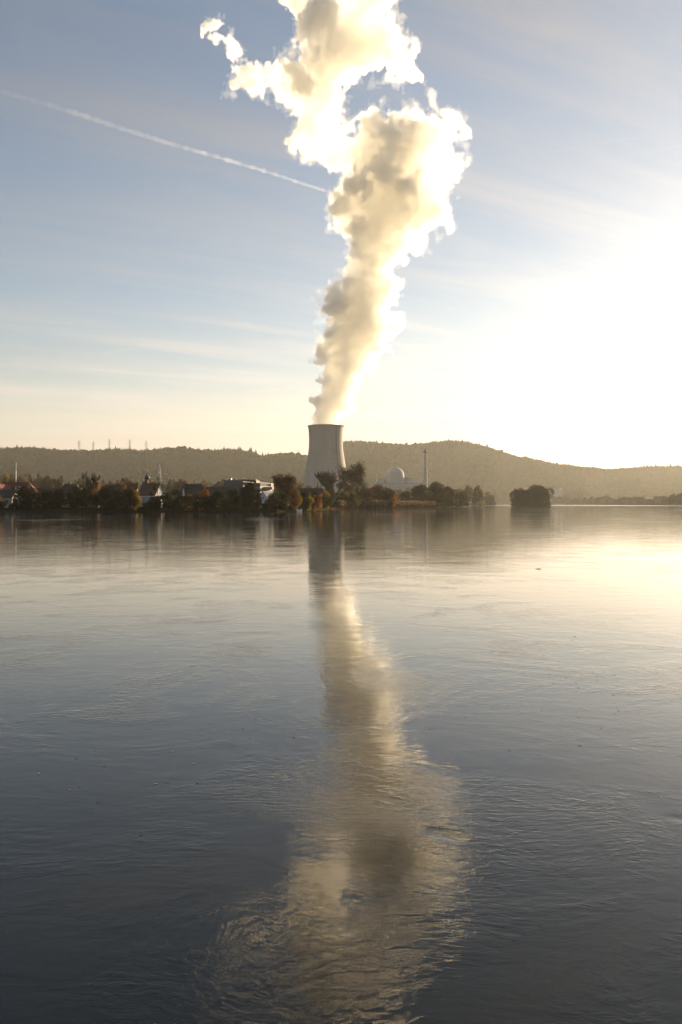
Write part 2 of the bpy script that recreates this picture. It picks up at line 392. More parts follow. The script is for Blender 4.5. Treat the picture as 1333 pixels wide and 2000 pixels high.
def tube(name, pts, mat, parent=None, seg=6, smooth=True):
    V, Fc = tube_np(pts, seg); return mesh_np(name, V, Fc, 4, mat, parent, smooth)
build_tower()

OUT = [(607,838),(612,800),(613,780),(622,752),(630,730),(628,705),(613,690),(611,665),(622,645),(617,610),(638,582),(648,552),(668,522),(676,497),(664,488),(672,462),(640,438),(634,415),(648,372),(664,345),
 (640,332),(610,306),(584,300),(570,270),(556,262),(562,225),(545,200),(530,172),(498,166),(470,160),(450,172),(440,150),(458,125),(450,110),(432,92),(418,72),(404,54),(390,32),(392,6),(416,14),(438,36),(440,54),(460,70),(480,92),(486,118),(502,118),(520,105),(540,98),(560,108),(573,92),(575,60),(562,30),(555,-20),(560,-46),
 (790,-46),(770,0),(780,30),(782,55),(800,60),(815,90),(822,115),(828,140),(850,160),(868,180),(885,215),(915,222),(915,260),(903,290),(908,320),(890,335),(882,360),(905,410),(903,428),(880,450),(850,455),(835,470),(832,490),(800,495),(795,520),(778,535),(783,600),(780,645),(765,680),(735,695),(722,720),(712,752),(700,785),(690,805),(668,812),(662,838)]
HOLE = [(680,208),(688,166),(718,146),(748,138),(765,160),(800,154),(832,168),(846,212),(805,196),(762,204),(738,214),(718,232),(700,250),(682,236)]
def poly_sd(px_, py_, poly):
    """signed distance (inside positive), in pixels"""
    d = np.full(px_.shape, 1e9); ins = np.zeros(px_.shape, bool); n = len(poly)
    for i in range(n):
        ax, ay = poly[i]; bx, by = poly[(i + 1) % n]
        ex, ey = bx - ax, by - ay; wx, wy = px_ - ax, py_ - ay
        t = np.clip((wx * ex + wy * ey) / (ex * ex + ey * ey + 1e-9), 0, 1)
        d = np.minimum(d, np.hypot(wx - ex * t, wy - ey * t))
        c = ((ay <= py_) != (by <= py_)); xx = ax + (py_ - ay) / np.where(by - ay == 0, 1e-9, by - ay) * ex
        ins ^= c & (px_ < xx)
    return np.where(ins, d, -d)
def surface_nets(Fv, origin, step):
    """Fv>0 inside -> V, quads"""
    s = Fv > 0; nx, ny, nz = Fv.shape
    acc = np.zeros((nx - 1, ny - 1, nz - 1, 3), np.float32); cnt = np.zeros((nx - 1, ny - 1, nz - 1), np.float32)
    def sl(o, ax):
        return tuple(slice(o[k], (Fv.shape[k] - 1 + o[k]) if k != ax else None) for k in range(3))
    for ax in range(3):
        others = [k for k in range(3) if k != ax]
        for oa in (0, 1):
            for ob in (0, 1):
                i0 = [slice(0, -1)] * 3; i1 = [slice(0, -1)] * 3
                for k, o in zip(others, (oa, ob)):
                    i0[k] = i1[k] = slice(o, Fv.shape[k] - 1 + o)
                i0[ax] = slice(0, -1); i1[ax] = slice(1, None)
                f0, f1 = Fv[tuple(i0)], Fv[tuple(i1)]; x = (f0 > 0) != (f1 > 0)
                t = np.where(x, f0 / np.where(x, f0 - f1, 1), 0)
                cnt += x; acc[..., ax] += t * x
                for k, o in zip(others, (oa, ob)): acc[..., k] += o * x
    act = cnt > 0; idx = -np.ones(act.shape, np.int64); idx[act] = np.arange(act.sum())
    g = np.argwhere(act); Vv = (g + acc[act] / cnt[act][:, None]) * step + np.array(origin)
    Q = []
    for ax in range(3):
        o1, o2 = [(1, 2), (2, 0), (0, 1)][ax]
        i0 = [slice(1, -1)] * 3; i1 = [slice(1, -1)] * 3; i0[ax] = slice(0, -1); i1[ax] = slice(1, None)
        a, b = s[tuple(i0)], s[tuple(i1)]; e = np.argwhere(a != b); flip = a[a != b]
        e[:, [k for k in range(3) if k != ax]] += 1
        def cell(d1, d2):
            c = e.copy(); c[:, o1] += d1; c[:, o2] += d2; return idx[c[:, 0], c[:, 1], c[:, 2]]
        q = np.stack([cell(-1, -1), cell(0, -1), cell(0, 0), cell(-1, 0)], 1)
        q[~flip] = q[~flip][:, ::-1]; Q.append(q)
    return Vv, np.concatenate(Q)
PLUME_DENS = 0.105
def build_plume():
    step = 2.25; rng = np.random.default_rng(3)
    x0, x1, z0, z1, yd = -262.0, 248.0, 128.0, 972.0, 150.0
    nx, ny, nz = int((x1 - x0) / step), int(2 * yd / step), int((z1 - z0) / step)
    xs = x0 + np.arange(nx) * step; ys = -yd + np.arange(ny) * step; zs = z0 + np.arange(nz) * step
    XX, ZZ = np.meshgrid(xs, zs, indexing='ij')
    Up = 666.5 + XX * F / TY; Vp = HORIZON - (ZZ - CAM_H) * F / TY
    k = TY / F
    wu = vnoise((nx, nz), ((x1 - x0) / 34, (z1 - z0) / 34), rng) * 13 + vnoise((nx, nz), ((x1 - x0) / 14, (z1 - z0) / 14), rng) * 6
    wv = vnoise((nx, nz), ((x1 - x0) / 34, (z1 - z0) / 34), rng) * 13 + vnoise((nx, nz), ((x1 - x0) / 14, (z1 - z0) / 14), rng) * 6
    Up = Up + wu * np.clip((ZZ - 140) / 120, 0, 1); Vp = Vp + wv * np.clip((ZZ - 160) / 120, 0, 1)
    d = poly_sd(Up, Vp, OUT) * k
    d = np.minimum(d, -poly_sd(Up, Vp, HOLE) * k + 2)
    d = d + 5.0 * np.clip((505 - Up) / 40, 0, 1) * (d > -6)
    hgt = np.clip((ZZ - 140) / 700, 0, 1)
    span2 = lambda L: ((x1 - x0) / L, (z1 - z0) / L)
    yc = vnoise((nx, nz), span2(150), rng) * 26 * hgt + hgt ** 2 * 20
    thick = 17 + 9 * vnoise((nx, nz), span2(90), rng) + 30 * np.clip(1 - hgt / .45, 0, 1) - 6 * np.clip((hgt - .45) * 4, 0, 1)          # how deep the cloud bulges
    f = d[:, None, :] - (ys[None, :, None] - yc[:, None, :]) ** 2 / thick[:, None, :]
    # shaded billows that lean toward the river
    for (bu, bv, br, by) in ((632,815,16,-6),(628,790,17,-10),(655,775,18,-10),(638,745,20,-12),(668,735,16,-12),(640,700,24,-16),(668,690,22,-16),(650,655,30,-16),(665,600,36,-20),(682,560,30,-16),(695,500,26,-12),(690,455,30,-16),(668,415,32,-20),(700,375,46,-34),(750,355,50,-40),(790,380,40,-30),(760,300,50,-44),(800,275,38,-36),(740,255,34,-30),(620,60,52,-36),(640,-10,50,-36),(655,110,40,-30),(560,150,26,-20),(600,180,30,-20)):
        cx, cz, r = px(bu, TY), pz(bv, TY), br * k * ((0.68 if bv < 320 and bu > 700 else 0.82) if bv < 470 else 1.02)
        ds = r - np.sqrt((XX[:, None, :] - cx) ** 2 + (ys[None, :, None] - by * 1.3) ** 2 + (ZZ[:, None, :] - cz) ** 2)
        kk = 10.0; hh = np.clip(0.5 + 0.5 * (ds - f) / kk, 0, 1); f = f * (1 - hh) + ds * hh + kk * hh * (1 - hh)
    shape = (nx, ny, nz); span = lambda L: ((x1 - x0) / L, 2 * yd / L, (z1 - z0) / L)
    amp = (0.35 + 0.65 * hgt)[:, None, :].astype(np.float32)
    det = np.zeros(shape, np.float32)
    for L, a, bil in ((62, 15, 1), (31, 13, 1), (16, 11, 1), (9.0, 7.0, 1), (5.4, 4.0, 0)):
        n = vnoise(shape, span(L), rng)
        det += (a * (np.abs(n) * 2 - 0.75) if bil else a * n) * (amp if L > 20 else (0.6 + 0.4 * amp) if L > 12 else (0.45 + 0.9 * amp ** 3))
    lift = np.minimum(1.0, np.maximum(0.0, (ZZ - 136) / 40))[:, None, :]
    f = f.astype(np.float32) + det * lift
    # stay inside the tower mouth at the bottom, closed on every side
    rr = np.hypot(xs[:, None, None] - TX, ys[None, :, None]); f = np.where(zs[None, None, :] < 147, np.minimum(f, 27.5 - rr + (zs[None, None, :] > 144) * 4), f)
    f = f.astype(np.float32)
    f[0] = f[-1] = -1; f[:, 0] = f[:, -1] = -1; f[:, :, 0] = f[:, :, -1] = -1
    wob = vnoise(shape, span(40), rng); wis = np.abs(vnoise(shape, span(20), rng)) * 9 + np.abs(vnoise(shape, span(9), rng)) * 7 + vnoise(shape, span(5.4), rng) * 3
    f2 = f + (2.0 + 9.0 * (wob > -.2) * amp) * lift - (9.5 - wis) * 1.0 * lift + 3.0 * hgt[:, None, :]
    f2 = np.where(zs[None, None, :] < 150, -1, f2).astype(np.float32); f2[0] = f2[-1] = -1; f2[:, 0] = f2[:, -1] = -1; f2[:, :, -1] = -1
    V, Q = surface_nets(f - 5.5 * lift * (0.25 + 0.75 * np.clip(hgt * 3, 0, 1))[:, None, :], (x0, -yd, z0), step); V1, Q1 = surface_nets(f + 0.5 * lift, (x0, -yd, z0), step)
    V2, Q2 = surface_nets(f2, (x0, -yd, z0), step)
    def keep_big(V_, Q_, least):
        # loose crumbs of vapour below a certain size have already evaporated
        lab = np.arange(len(V_)); E = np.concatenate([Q_[:, [0, 1]], Q_[:, [1, 2]], Q_[:, [2, 3]]])
        for _ in range(400):
            new = lab.copy(); np.minimum.at(new, E[:, 0], lab[E[:, 1]]); np.minimum.at(new, E[:, 1], lab[E[:, 0]]); new = new[new]
            if (new == lab).all(): break
            lab = new
        cnt = np.bincount(lab, minlength=len(V_)); ok = (cnt[lab] >= least) | (V_[:, 0] < px(500, TY)) & (cnt[lab] >= 300)
        re_ = np.cumsum(ok) - 1; return V_[ok], re_[Q_[ok[Q_[:, 0]]]]
    V, Q = keep_big(V, Q, 2500); V1, Q1 = keep_big(V1, Q1, 2500); V2, Q2 = keep_big(V2, Q2, 1500)
    V3, Q3 = surface_nets(f - 2.6 * lift, (x0, -yd, z0), step); V3, Q3 = keep_big(V3, Q3, 1500); V3[:, 1] += TY; V3 -= np.array([TX, TY, 143.0])
    V[:, 1] += TY; V -= np.array([TX, TY, 143.0]); V2[:, 1] += TY; V2 -= np.array([TX, TY, 143.0]); V1[:, 1] += TY; V1 -= np.array([TX, TY, 143.0])
    m = bpy.data.materials.new('steam'); m.use_nodes = True; nt = m.node_tree; nt.nodes.clear()
    out = nt.nodes.new('ShaderNodeOutputMaterial'); pv = nt.nodes.new('ShaderNodeVolumePrincipled')
    pv.inputs['Color'].default_value = (0.99, 0.985, 0.97, 1); pv.inputs['Density'].default_value = PLUME_DENS; pv.inputs['Anisotropy'].default_value = 0.65
    tr = nt.nodes.new('ShaderNodeBsdfTransparent'); c = nt.nodes.new('ShaderNodeRGB'); c.outputs[0].default_value = (1, 1, 1, 1)
    nt.links.new(c.outputs[0], tr.inputs[0]); nt.links.new(tr.outputs[0], out.inputs['Surface']); nt.links.new(pv.outputs[0], out.inputs['Volume'])
    o = mesh_np('steam_plume', V, Q, 4, m, loc=(TX, TY, 143.0), smooth=True)
    tag(o, 'tall billowing plume of white steam rising from the cooling tower, brightly sunlit on its right', 'steam plume')
    m2 = m.copy(); m2.name = 'thin_steam'
    for n_ in m2.node_tree.nodes:
        if n_.type == 'PRINCIPLED_VOLUME': n_.inputs['Density'].default_value = 0.007
    mesh_np('wispy_edge', V2, Q2, 4, m2, parent=o, smooth=True)
    m3 = m.copy(); m3.name = 'soft_steam'
    for n_ in m3.node_tree.nodes:
        if n_.type == 'PRINCIPLED_VOLUME': n_.inputs['Density'].default_value = 0.014
    mesh_np('soft_mantle', V1, Q1, 4, m3, parent=o, smooth=True)
    m4 = m.copy(); m4.name = 'inner_steam'
    for n_ in m4.node_tree.nodes:
        if n_.type == 'PRINCIPLED_VOLUME': n_.inputs['Density'].default_value = 0.025
    mesh_np('inner_billows', V3, Q3, 4, m4, parent=o, smooth=True)
build_plume()

# ------------------------------------------------------------------ mesh helpers for the built things
def poly_obj(name, V, faces, mat, parent=None, smooth=False):
    me = bpy.data.meshes.new(name); me.from_pydata([tuple(v) for v in V], [], faces); me.update(); me.materials.append(mat)
    if smooth:
        for p in me.polygons: p.use_smooth = True
    return link(bpy.data.objects.new(name, me), parent)
def box_vf(cx, cy_, z0, sx_, sy_, sz, rot=0.0):
    c, s = math.cos(rot), math.sin(rot); V = []
    for z in (z0, z0 + sz):
        for dx, dy in ((-1, -1), (1, -1), (1, 1), (-1, 1)):
            x, y = dx * sx_ / 2, dy * sy_ / 2; V.append((cx + x * c - y * s, cy_ + x * s + y * c, z))
    return V, [(0, 3, 2, 1), (4, 5, 6, 7), (0, 1, 5, 4), (1, 2, 6, 5), (2, 3, 7, 6), (3, 0, 4, 7)]
def box(name, c, s, mat, parent=None, rot=0.0):
    """box standing on z = c[2]"""
    V, Fc = box_vf(c[0], c[1], c[2], s[0], s[1], s[2], rot); return poly_obj(name, V, Fc, mat, parent)
def bars(name, segs, mat, parent=None):
    """many straight square bars in one mesh: segs = (p0, p1, half width)"""
    V, Fc = [], []
    for p0, p1, r in segs:
        p0, p1 = Vector(p0), Vector(p1); v, f = tube_np([(p0, r), (p1, r)], 4); o = len(V); V += v
        Fc += [tuple(o + q for q in f[i:i + 4]) for i in range(0, len(f), 4)]
    return poly_obj(name, V, Fc, mat, parent)

M_white = plain('white_render', (0.60, 0.59, 0.57), 0.85, 0.08, 0.6)
M_cream = plain('cream_render', (0.42, 0.38, 0.31), 0.85, 0.1, 0.6)
M_tan = plain('tan_cladding', (0.26, 0.21, 0.15), 0.8, 0.1, 0.6)
M_grey = plain('grey_cladding', (0.11, 0.11, 0.11), 0.7, 0.12, 0.4)
M_redroof = plain('red_roof_tiles', (0.17, 0.045, 0.03), 0.8, 0.25, 1.5)
M_darkroof = plain('dark_roof_tiles', (0.055, 0.04, 0.034), 0.8, 0.25, 1.5)
M_brownroof = plain('brown_roof_tiles', (0.10, 0.055, 0.038), 0.8, 0.25, 1.5)
M_greyroof = plain('grey_roof_sheet', (0.16, 0.17, 0.19), 0.6, 0.15, 1.0)
M_frame = plain('window_frame_white', (0.7, 0.7, 0.68), 0.6, 0.05, 1)
M_metal = plain('galvanised_steel', (0.30, 0.29, 0.28), 0.55, 0.1, 1.0, metal=0.3)
M_pylon = plain('pylon_steel', (0.20, 0.19, 0.18), 0.6, 0.1, 1.0)
M_copper = plain('dark_copper', (0.06, 0.055, 0.05), 0.6, 0.2, 2.0)
M_brick = plain('chimney_brick', (0.16, 0.08, 0.06), 0.85, 0.2, 3.0)
M_whitepaint = plain('white_paint', (0.8, 0.8, 0.78), 0.5, 0.05, 1)
M_plant = concrete('plant_concrete', (0.40, 0.385, 0.36), 0.08, 0.06)
def glass_mat(name, col, rough, metal):
    m, nt, b = new_mat(name); b.inputs['Base Color'].default_value = (*col, 1); b.inputs['Roughness'].default_value = rough
    b.inputs['Metallic'].default_value = metal; b.inputs['IOR'].default_value = 1.5
    t = nt.nodes.new('ShaderNodeTexCoord'); n = noise_n(nt, t.outputs['Object'], 0.8, 2, 0.5)
    bp = nt.nodes.new('ShaderNodeBump'); bp.inputs['Distance'].default_value = 0.01; bp.inputs['Strength'].default_value = 0.3
    nt.links.new(n.outputs['Fac'], bp.inputs['Height']); nt.links.new(bp.outputs[0], b.inputs['Normal']); return m
M_glass = glass_mat('window_glass', (0.03, 0.035, 0.04), 0.05, 0.0)
M_solar = glass_mat('solar_control_glass', (0.80, 0.80, 0.80), 0.06, 1.0)
M_bark = plain('bark', (0.04, 0.032, 0.024), 0.9, 0.3, 2.0)

# ------------------------------------------------------------------ houses
def window(parent, x, y, z, w, h, face, glass=None, framem=None):
    """face: (nx, ny) outward normal in the house's own axes; the frame is the part, the pane its sub-part"""
    nx, ny = face; tx, ty = -ny, nx; t = 0.09
    V, Fc = [], []
    for (a, b, c, d) in ((-w/2, -w/2 + t, 0, h), (w/2 - t, w/2, 0, h), (-w/2 + t, w/2 - t, 0, t), (-w/2 + t, w/2 - t, h - t, h), (-t/2, t/2, t, h - t)):
        o = len(V)
        for q in (0.0, 0.07):
            for (s, zz_) in ((a, c), (b, c), (b, d), (a, d)): V.append((x + tx * s + nx * q, y + ty * s + ny * q, z + zz_))
        Fc += [tuple(o + i for i in f) for f in ((4, 5, 6, 7), (0, 1, 5, 4), (1, 2, 6, 5), (2, 3, 7, 6), (3, 0, 4, 7))]
    fr = poly_obj('window', V, Fc, framem or M_frame, parent)
    q = 0.03; P4 = [(x + tx * s + nx * q, y + ty * s + ny * q, z + zz_) for s, zz_ in ((-w/2, 0), (w/2, 0), (w/2, h), (-w/2, h))]
    poly_obj('pane', P4, [(0, 1, 2, 3)], glass or M_glass, fr)
    return fr
def roof_vf(L, W, ze, rise, hl, hr, ov=0.5, th=0.28):
    a, b = L / 2 + ov, W / 2 + ov; k = ov / (W / 2) * rise
    z0 = ze - k; z1 = ze + rise
    E = [(-a, -b, z0), (a, -b, z0), (a, b, z0), (-a, b, z0)]; Rg = [(-a + hl, 0, z1), (a - hr, 0, z1)]
    T = E + Rg; top = [(0, 1, 5, 4), (2, 3, 4, 5)]; edge = [(0, 1), (2, 3)]
    if hr > 0: top.append((1, 2, 5)); edge.append((1, 2))
    else: edge += [(1, 5), (5, 2)]
    if hl > 0: top.append((3, 0, 4)); edge.append((3, 0))
    else: edge += [(3, 4), (4, 0)]
    V = [(x, y, z + th) for x, y, z in T] + T; Fc = list(top) + [tuple(i + 6 for i in f[::-1]) for f in top]
    for i, j in edge: Fc.append((i, i + 6, j + 6, j))
    return V, Fc
def house(name, label, cat, u, Y, L, W, wall_h, rise, rot, wall, roof, hl=0.0, hr=0.0, wins=(), chim=(), group=None, z=1.55):
    r = thing(name, label, cat, (px(u, Y), Y, z), math.radians(rot), group)
    a, b, h = L / 2, W / 2, wall_h
    V = [(-a, -b, -0.4), (a, -b, -0.4), (a, b, -0.4), (-a, b, -0.4), (-a, -b, h), (a, -b, h), (a, b, h), (-a, b, h), (-a, 0, h + rise), (a, 0, h + rise)]
    Fc = [(0, 1, 5, 4), (2, 3, 7, 6), (1, 2, 6, 9, 5) if hr == 0 else (1, 2, 6, 5), (3, 0, 4, 8, 7) if hl == 0 else (3, 0, 4, 7)]
    poly_obj('wall', V, Fc, wall, r)
    Vr, Fr = roof_vf(L, W, h, rise, hl, hr); rf = poly_obj('roof', Vr, Fr, roof, r)
    for (cx, cyy, w, hh) in chim:
        zc = h + rise * (1 - abs(cyy) / b)
        c = box('chimney', (cx, cyy, zc - 0.5), (w, w, hh + 0.5), M_brick, rf)
    for (face, s, zz_, w, hh, *gl) in wins:
        if face == 'f': x, y, n = s, -b - 0.002, (0, -1)
        elif face == 'r': x, y, n = a + 0.002, s, (1, 0)
        elif face == 'l': x, y, n = -a - 0.002, s, (-1, 0)
        window(r, x, y, zz_, w, hh, n, gl[0] if gl else None)
    return r
def dormer(parent, x, w, y0, z0, h, depth, nwin=3):
    """flat-roofed dormer with a row of windows on the river side of a roof"""
    d = box('dormer', (x, y0 + depth / 2, z0), (w, depth, h), M_white, parent)
    Vr, Fr = box_vf(x, y0 + depth / 2 - 0.2, z0 + h + 0.003, w + 0.5, depth + 0.6, 0.18); poly_obj('dormer_roof', Vr, Fr, M_redroof, d)
    for i in range(nwin):
        wx = x - w / 2 + w * (i + 0.5) / nwin
        P4 = [(wx - .5, y0 - 0.02, z0 + .35), (wx + .5, y0 - 0.02, z0 + .35), (wx + .5, y0 - 0.02, z0 + h - .25), (wx - .5, y0 - 0.02, z0 + h - .25)]
        poly_obj('window', P4, [(0, 1, 2, 3)], M_glass, d)

# big white house with red roof and a dormer, behind the left bank
h = house('house', 'large white house with red tiled roof and wide three-window dormer', 'house', 41, 322, 12.6, 9.5, 6.2, 3.7, 12, M_white, M_redroof, 0, 3.6,
      [('l', -1.3, 6.9, 1.0, 1.1), ('l', 1.3, 6.9, 1.0, 1.1), ('f', -4.6, 3.4, 1.1, 1.3), ('f', -1.6, 3.4, 1.1, 1.3), ('f', 1.6, 3.4, 1.1, 1.3), ('f', 4.4, 3.4, 1.1, 1.3), ('f', -4.6, .8, 1.1, 1.4), ('f', -1.2, .8, 1.1, 1.4), ('f', 4.0, .8, 1.1, 1.4)],
      [(-5.6, 0.6, .6, 1.2), (1.6, 0.5, .6, 1.0)])
dormer(h, 1.2, 5.0, -4.35, 6.75, 1.75, 3.4)
gx = thing('house', 'white gable-fronted house with two small windows joining the red-roofed house', 'house', (px(9.5, 316), 316, 1.55), math.radians(78))
a, b, hh = 4.5, 2.9, 6.0
poly_obj('wall', [(-a, -b, -.4), (a, -b, -.4), (a, b, -.4), (-a, b, -.4), (-a, -b, hh), (a, -b, hh), (a, b, hh), (-a, b, hh), (-a, 0, hh + 2.9), (a, 0, hh + 2.9)],
         [(0, 1, 5, 4), (2, 3, 7, 6), (1, 2, 6, 9, 5), (3, 0, 4, 8, 7)], M_white, gx)
Vr, Fr = roof_vf(9.0, 5.8, hh, 2.9, 0, 0, .35); poly_obj('roof', Vr, Fr, M_redroof, gx)
for s in (-1.0, 1.0): window(gx, -a - .002, s, 6.1, .9, 1.1, (-1, 0))
# small house whose glass gable catches the sunset
house('house', 'small dark-roofed house whose tall glass gable glows in the low sun', 'house', 12, 303, 9.5, 5.6, 4.2, 2.3, -15, M_cream, M_darkroof, 0, 0,
      [('r', 0, 2.4, 3.4, 2.6, M_solar), ('r', 0.2, 0.2, 2.2, 1.8, M_solar), ('f', -1.2, 2.2, 1.6, 1.0), ('f', 2.4, 0.4, 1.1, 1.4)])
house('house', 'low dark-roofed house joining the red-roofed house to the hipped one', 'house', 94, 330, 11.5, 8.0, 4.6, 3.0, 3, M_cream, M_darkroof, 0, 0, [('f', -3, 2.4, 1.1, 1.2), ('f', 2, 2.4, 1.1, 1.2)])
house('house', 'house with dark hipped roof and a single chimney on its ridge', 'house', 139, 325, 10.6, 9.0, 5.4, 3.9, -3, M_cream, M_darkroof, 3.4, 3.4, [('f', -2.5, 2.6, 1.1, 1.3), ('f', 2.5, 2.6, 1.1, 1.3)], [(-.4, 0, .7, 1.1)])
house('house', 'long brown-roofed house left of the bare orange-leaved tree', 'house', 171, 333, 8.0, 7.5, 5.2, 3.6, 4, M_cream, M_brownroof, 0, 0, [('f', 0, 2.4, 1.1, 1.3)])
house('house', 'wide house with plain dark ridge right of the bare tree', 'house', 226, 330, 7.5, 8.0, 5.2, 3.8, -2, M_cream, M_darkroof, 0, 0, [('f', 0, 2.6, 1.1, 1.3)], [(2.0, .2, .6, 1.0)])
house('house', 'brown-roofed house with two chimneys left of the chapel', 'house', 249, 338, 8.4, 8.5, 5.6, 4.3, 5, M_cream, M_brownroof, 0, 0, [('f', -1, 2.6, 1.1, 1.3)], [(-2.2, .2, .55, 1.1), (2.6, 0, .55, 1.2)])
house('house', 'small house with tan sunlit roof beside the chapel', 'house', 268, 345, 6.0, 6.5, 5.4, 3.9, -28, M_cream, M_tan, 0, 0)
# chapel
ch = house('chapel', 'white chapel with dark roof and small onion-domed turret', 'chapel', 297, 330, 8.2, 6.6, 5.4, 4.4, -24, M_white, M_brownroof, 0, 0,
      [('r', 0, 5.2, .7, 1.3), ('f', -2, 2.0, .9, 2.0), ('f', 1.4, 2.0, .9, 2.0)])
tw = box('turret', (-2.4, 0, 9.0), (1.15, 1.15, 2.5), M_brownroof, ch)
lathe('onion_dome', [(0.45, 11.5), (0.95, 11.75), (1.12, 12.2), (0.95, 12.75), (0.45, 13.3), (0.18, 13.8), (0.05, 14.4), (0.045, 16.2), (0.0, 16.3)], 20, M_copper, tw).location = (-2.4, 0, 0)
lathe('gilded_ball', [(0.0, 15.3), (0.16, 15.4), (0.2, 15.5), (0.16, 15.6), (0.0, 15.7)], 12, plain('gilding', (0.8, 0.6, 0.25), 0.3, .05, 1, metal=1.0), tw).location = (-2.4, 0, 0)
house('shed', 'low white-walled shed with grey lean-to roof below the chapel', 'shed', 287, 312, 5.6, 4.5, 2.6, 1.2, 12, M_white, M_greyroof, 0, 0, [('f', -1.2, .9, .9, 1.0)])
house('shed', 'small grey-roofed shed nearest the water under the chapel', 'shed', 295, 305, 4.4, 3.5, 1.7, .9, -10, M_grey, M_greyroof, 0, 0)
# middle group
house('house', 'white gabled house with steep dark roof behind the little conifer', 'house', 380, 325, 8.6, 9.6, 4.0, 5.2, 24, M_white, M_darkroof, 0, 2.0, [('l', -1.4, 4.3, 1.0, 1.2), ('l', 1.4, 4.3, 1.0, 1.2), ('f', -1, 2.0, 1.1, 1.2)], [(-3.0, 0.3, .5, .6)])
house('house', 'white house with pointed gable and two small square windows', 'house', 432, 330, 11.0, 8.4, 4.2, 4.0, 30, M_white, M_darkroof, 0, 0, [('l', -1.3, 4.6, .9, .9), ('l', 1.3, 4.6, .9, .9), ('l', -1.3, 2.2, .9, 1.1), ('f', 0, 2.4, 1.1, 1.2)], [(-2.2, -.4, .7, 1.3)])
house('house', 'small house with bluish white gable beside the red-brown tree', 'house', 523, 318, 6.2, 4.4, 3.7, 2.4, 62, M_white, M_greyroof, 0, 0, [('l', 0, 3.3, .8, .9)])
house('house', 'low dark-roofed house with bright white balcony strip', 'house', 503, 322, 5.2, 5.5, 3.4, 2.2, -8, M_cream, M_darkroof, 0, 0, [('f', 1.0, 1.6, 1.0, 1.0)])
box('balcony', (px(511, 314), 314, 3.4), (1.9, 0.9, 0.45), M_whitepaint); b_ = bpy.data.objects['balcony']
tag(b_, 'short white garden wall catching light below the bluish-gabled house', 'wall'); b_.name = 'garden_wall'
house('house', 'long low dark-roofed house right of the red-brown tree', 'house', 599, 352, 13.5, 9.0, 4.0, 4.0, 1, M_grey, M_darkroof, 0, 0, [('f', -4, 1.6, 1.1, 1.2), ('f', 3, 1.6, 1.1, 1.2)])
house('house', 'flat low dark barn behind the pollard willow', 'barn', 655, 560, 34, 12, 5.5, 3.2, 2, M_grey, M_darkroof, 0, 0, z=1.8)

# factory with mirror-like window bands
f = thing('factory', 'flat-roofed grey factory with two bands of windows blazing with reflected sun', 'factory', (px(489, 420), 420, 1.6), 0)
def flat_block(parent, u0, u1, Y, v_top, v_bot, depth, mat, name='block'):
    w = px(u1, Y) - px(u0, Y); z1 = pz(v_top, Y); z0 = pz(v_bot, Y)
    return box(name, (px((u0 + u1) / 2, Y) - parent.location.x, Y + depth / 2 - parent.location.y, z0 - parent.location.z), (w, depth, z1 - z0), mat, parent)
flat_block(f, 437, 501, 428, 937.5, 983, 20, M_grey, 'main_hall')
flat_block(f, 499.5, 530, 423, 943.2, 983, 17, M_grey, 'side_hall')
flat_block(f, 466, 500, 421.5, 936.2, 937.9, 7, M_tan, 'roof_edge')
flat_block(f, 493, 532, 412, 951.0, 955.4, 10.6, M_tan, 'canopy')
flat_block(f, 448, 452, 431, 933.5, 937.4, 3, M_metal, 'roof_vent')
def window_band(u0, u1, Y, v0, v1, wall=True):
    """a wing whose long glazed side faces right and slightly toward the river (70 degrees off the view line), so it mirrors the sky beside the sun"""
    x0, x1 = px(u0, Y), px(u1, Y); d = (x1 - x0) * math.tan(math.radians(70.0)); ox, oy, oz = f.location
    z0, z1 = pz(v1, Y) - oz, pz(v0, Y) - oz; xa, xb, ya, yb = x0 - ox, x1 - ox, Y - oy - d, Y - oy
    xa *= 1.0; xa0 = px(u0, Y - d) - ox                      # the near corner, seen at the same column
    k = (Y - d) / Y; z0n, z1n = (pz(v1, Y - d) - oz), (pz(v0, Y - d) - oz)
    z0, z1 = (z0 + z0n) / 2, (z1 + z1n) / 2
    def wedge(za, zb): 
        return [(xa0, ya, za), (xb, yb, za), (xa0, yb, za), (xa0, ya, zb), (xb, yb, zb), (xa0, yb, zb)], [(0, 2, 1), (3, 4, 5), (0, 1, 4, 3), (1, 2, 5, 4), (2, 0, 3, 5)]
    V, Fc = wedge(0 if wall else z0 - .5, z1 + .35); w_ = poly_obj('glazed_wing', V, Fc, M_grey, f)
    nx_, ny_ = (yb - ya), -(xb - xa0); L = math.hypot(nx_, ny_); nx_, ny_ = nx_ / L * .04, ny_ / L * .04
    poly_obj('pane', [(xa0 + nx_, ya + ny_, z0), (xb + nx_, yb + ny_, z0), (xb + nx_, yb + ny_, z1), (xa0 + nx_, ya + ny_, z1)], [(0, 1, 2, 3)], M_solar, w_)
window_band(475, 497.5, 427.6, 942.2, 948.0)
window_band(508.5, 529.5, 422.6, 944.0, 949.6)

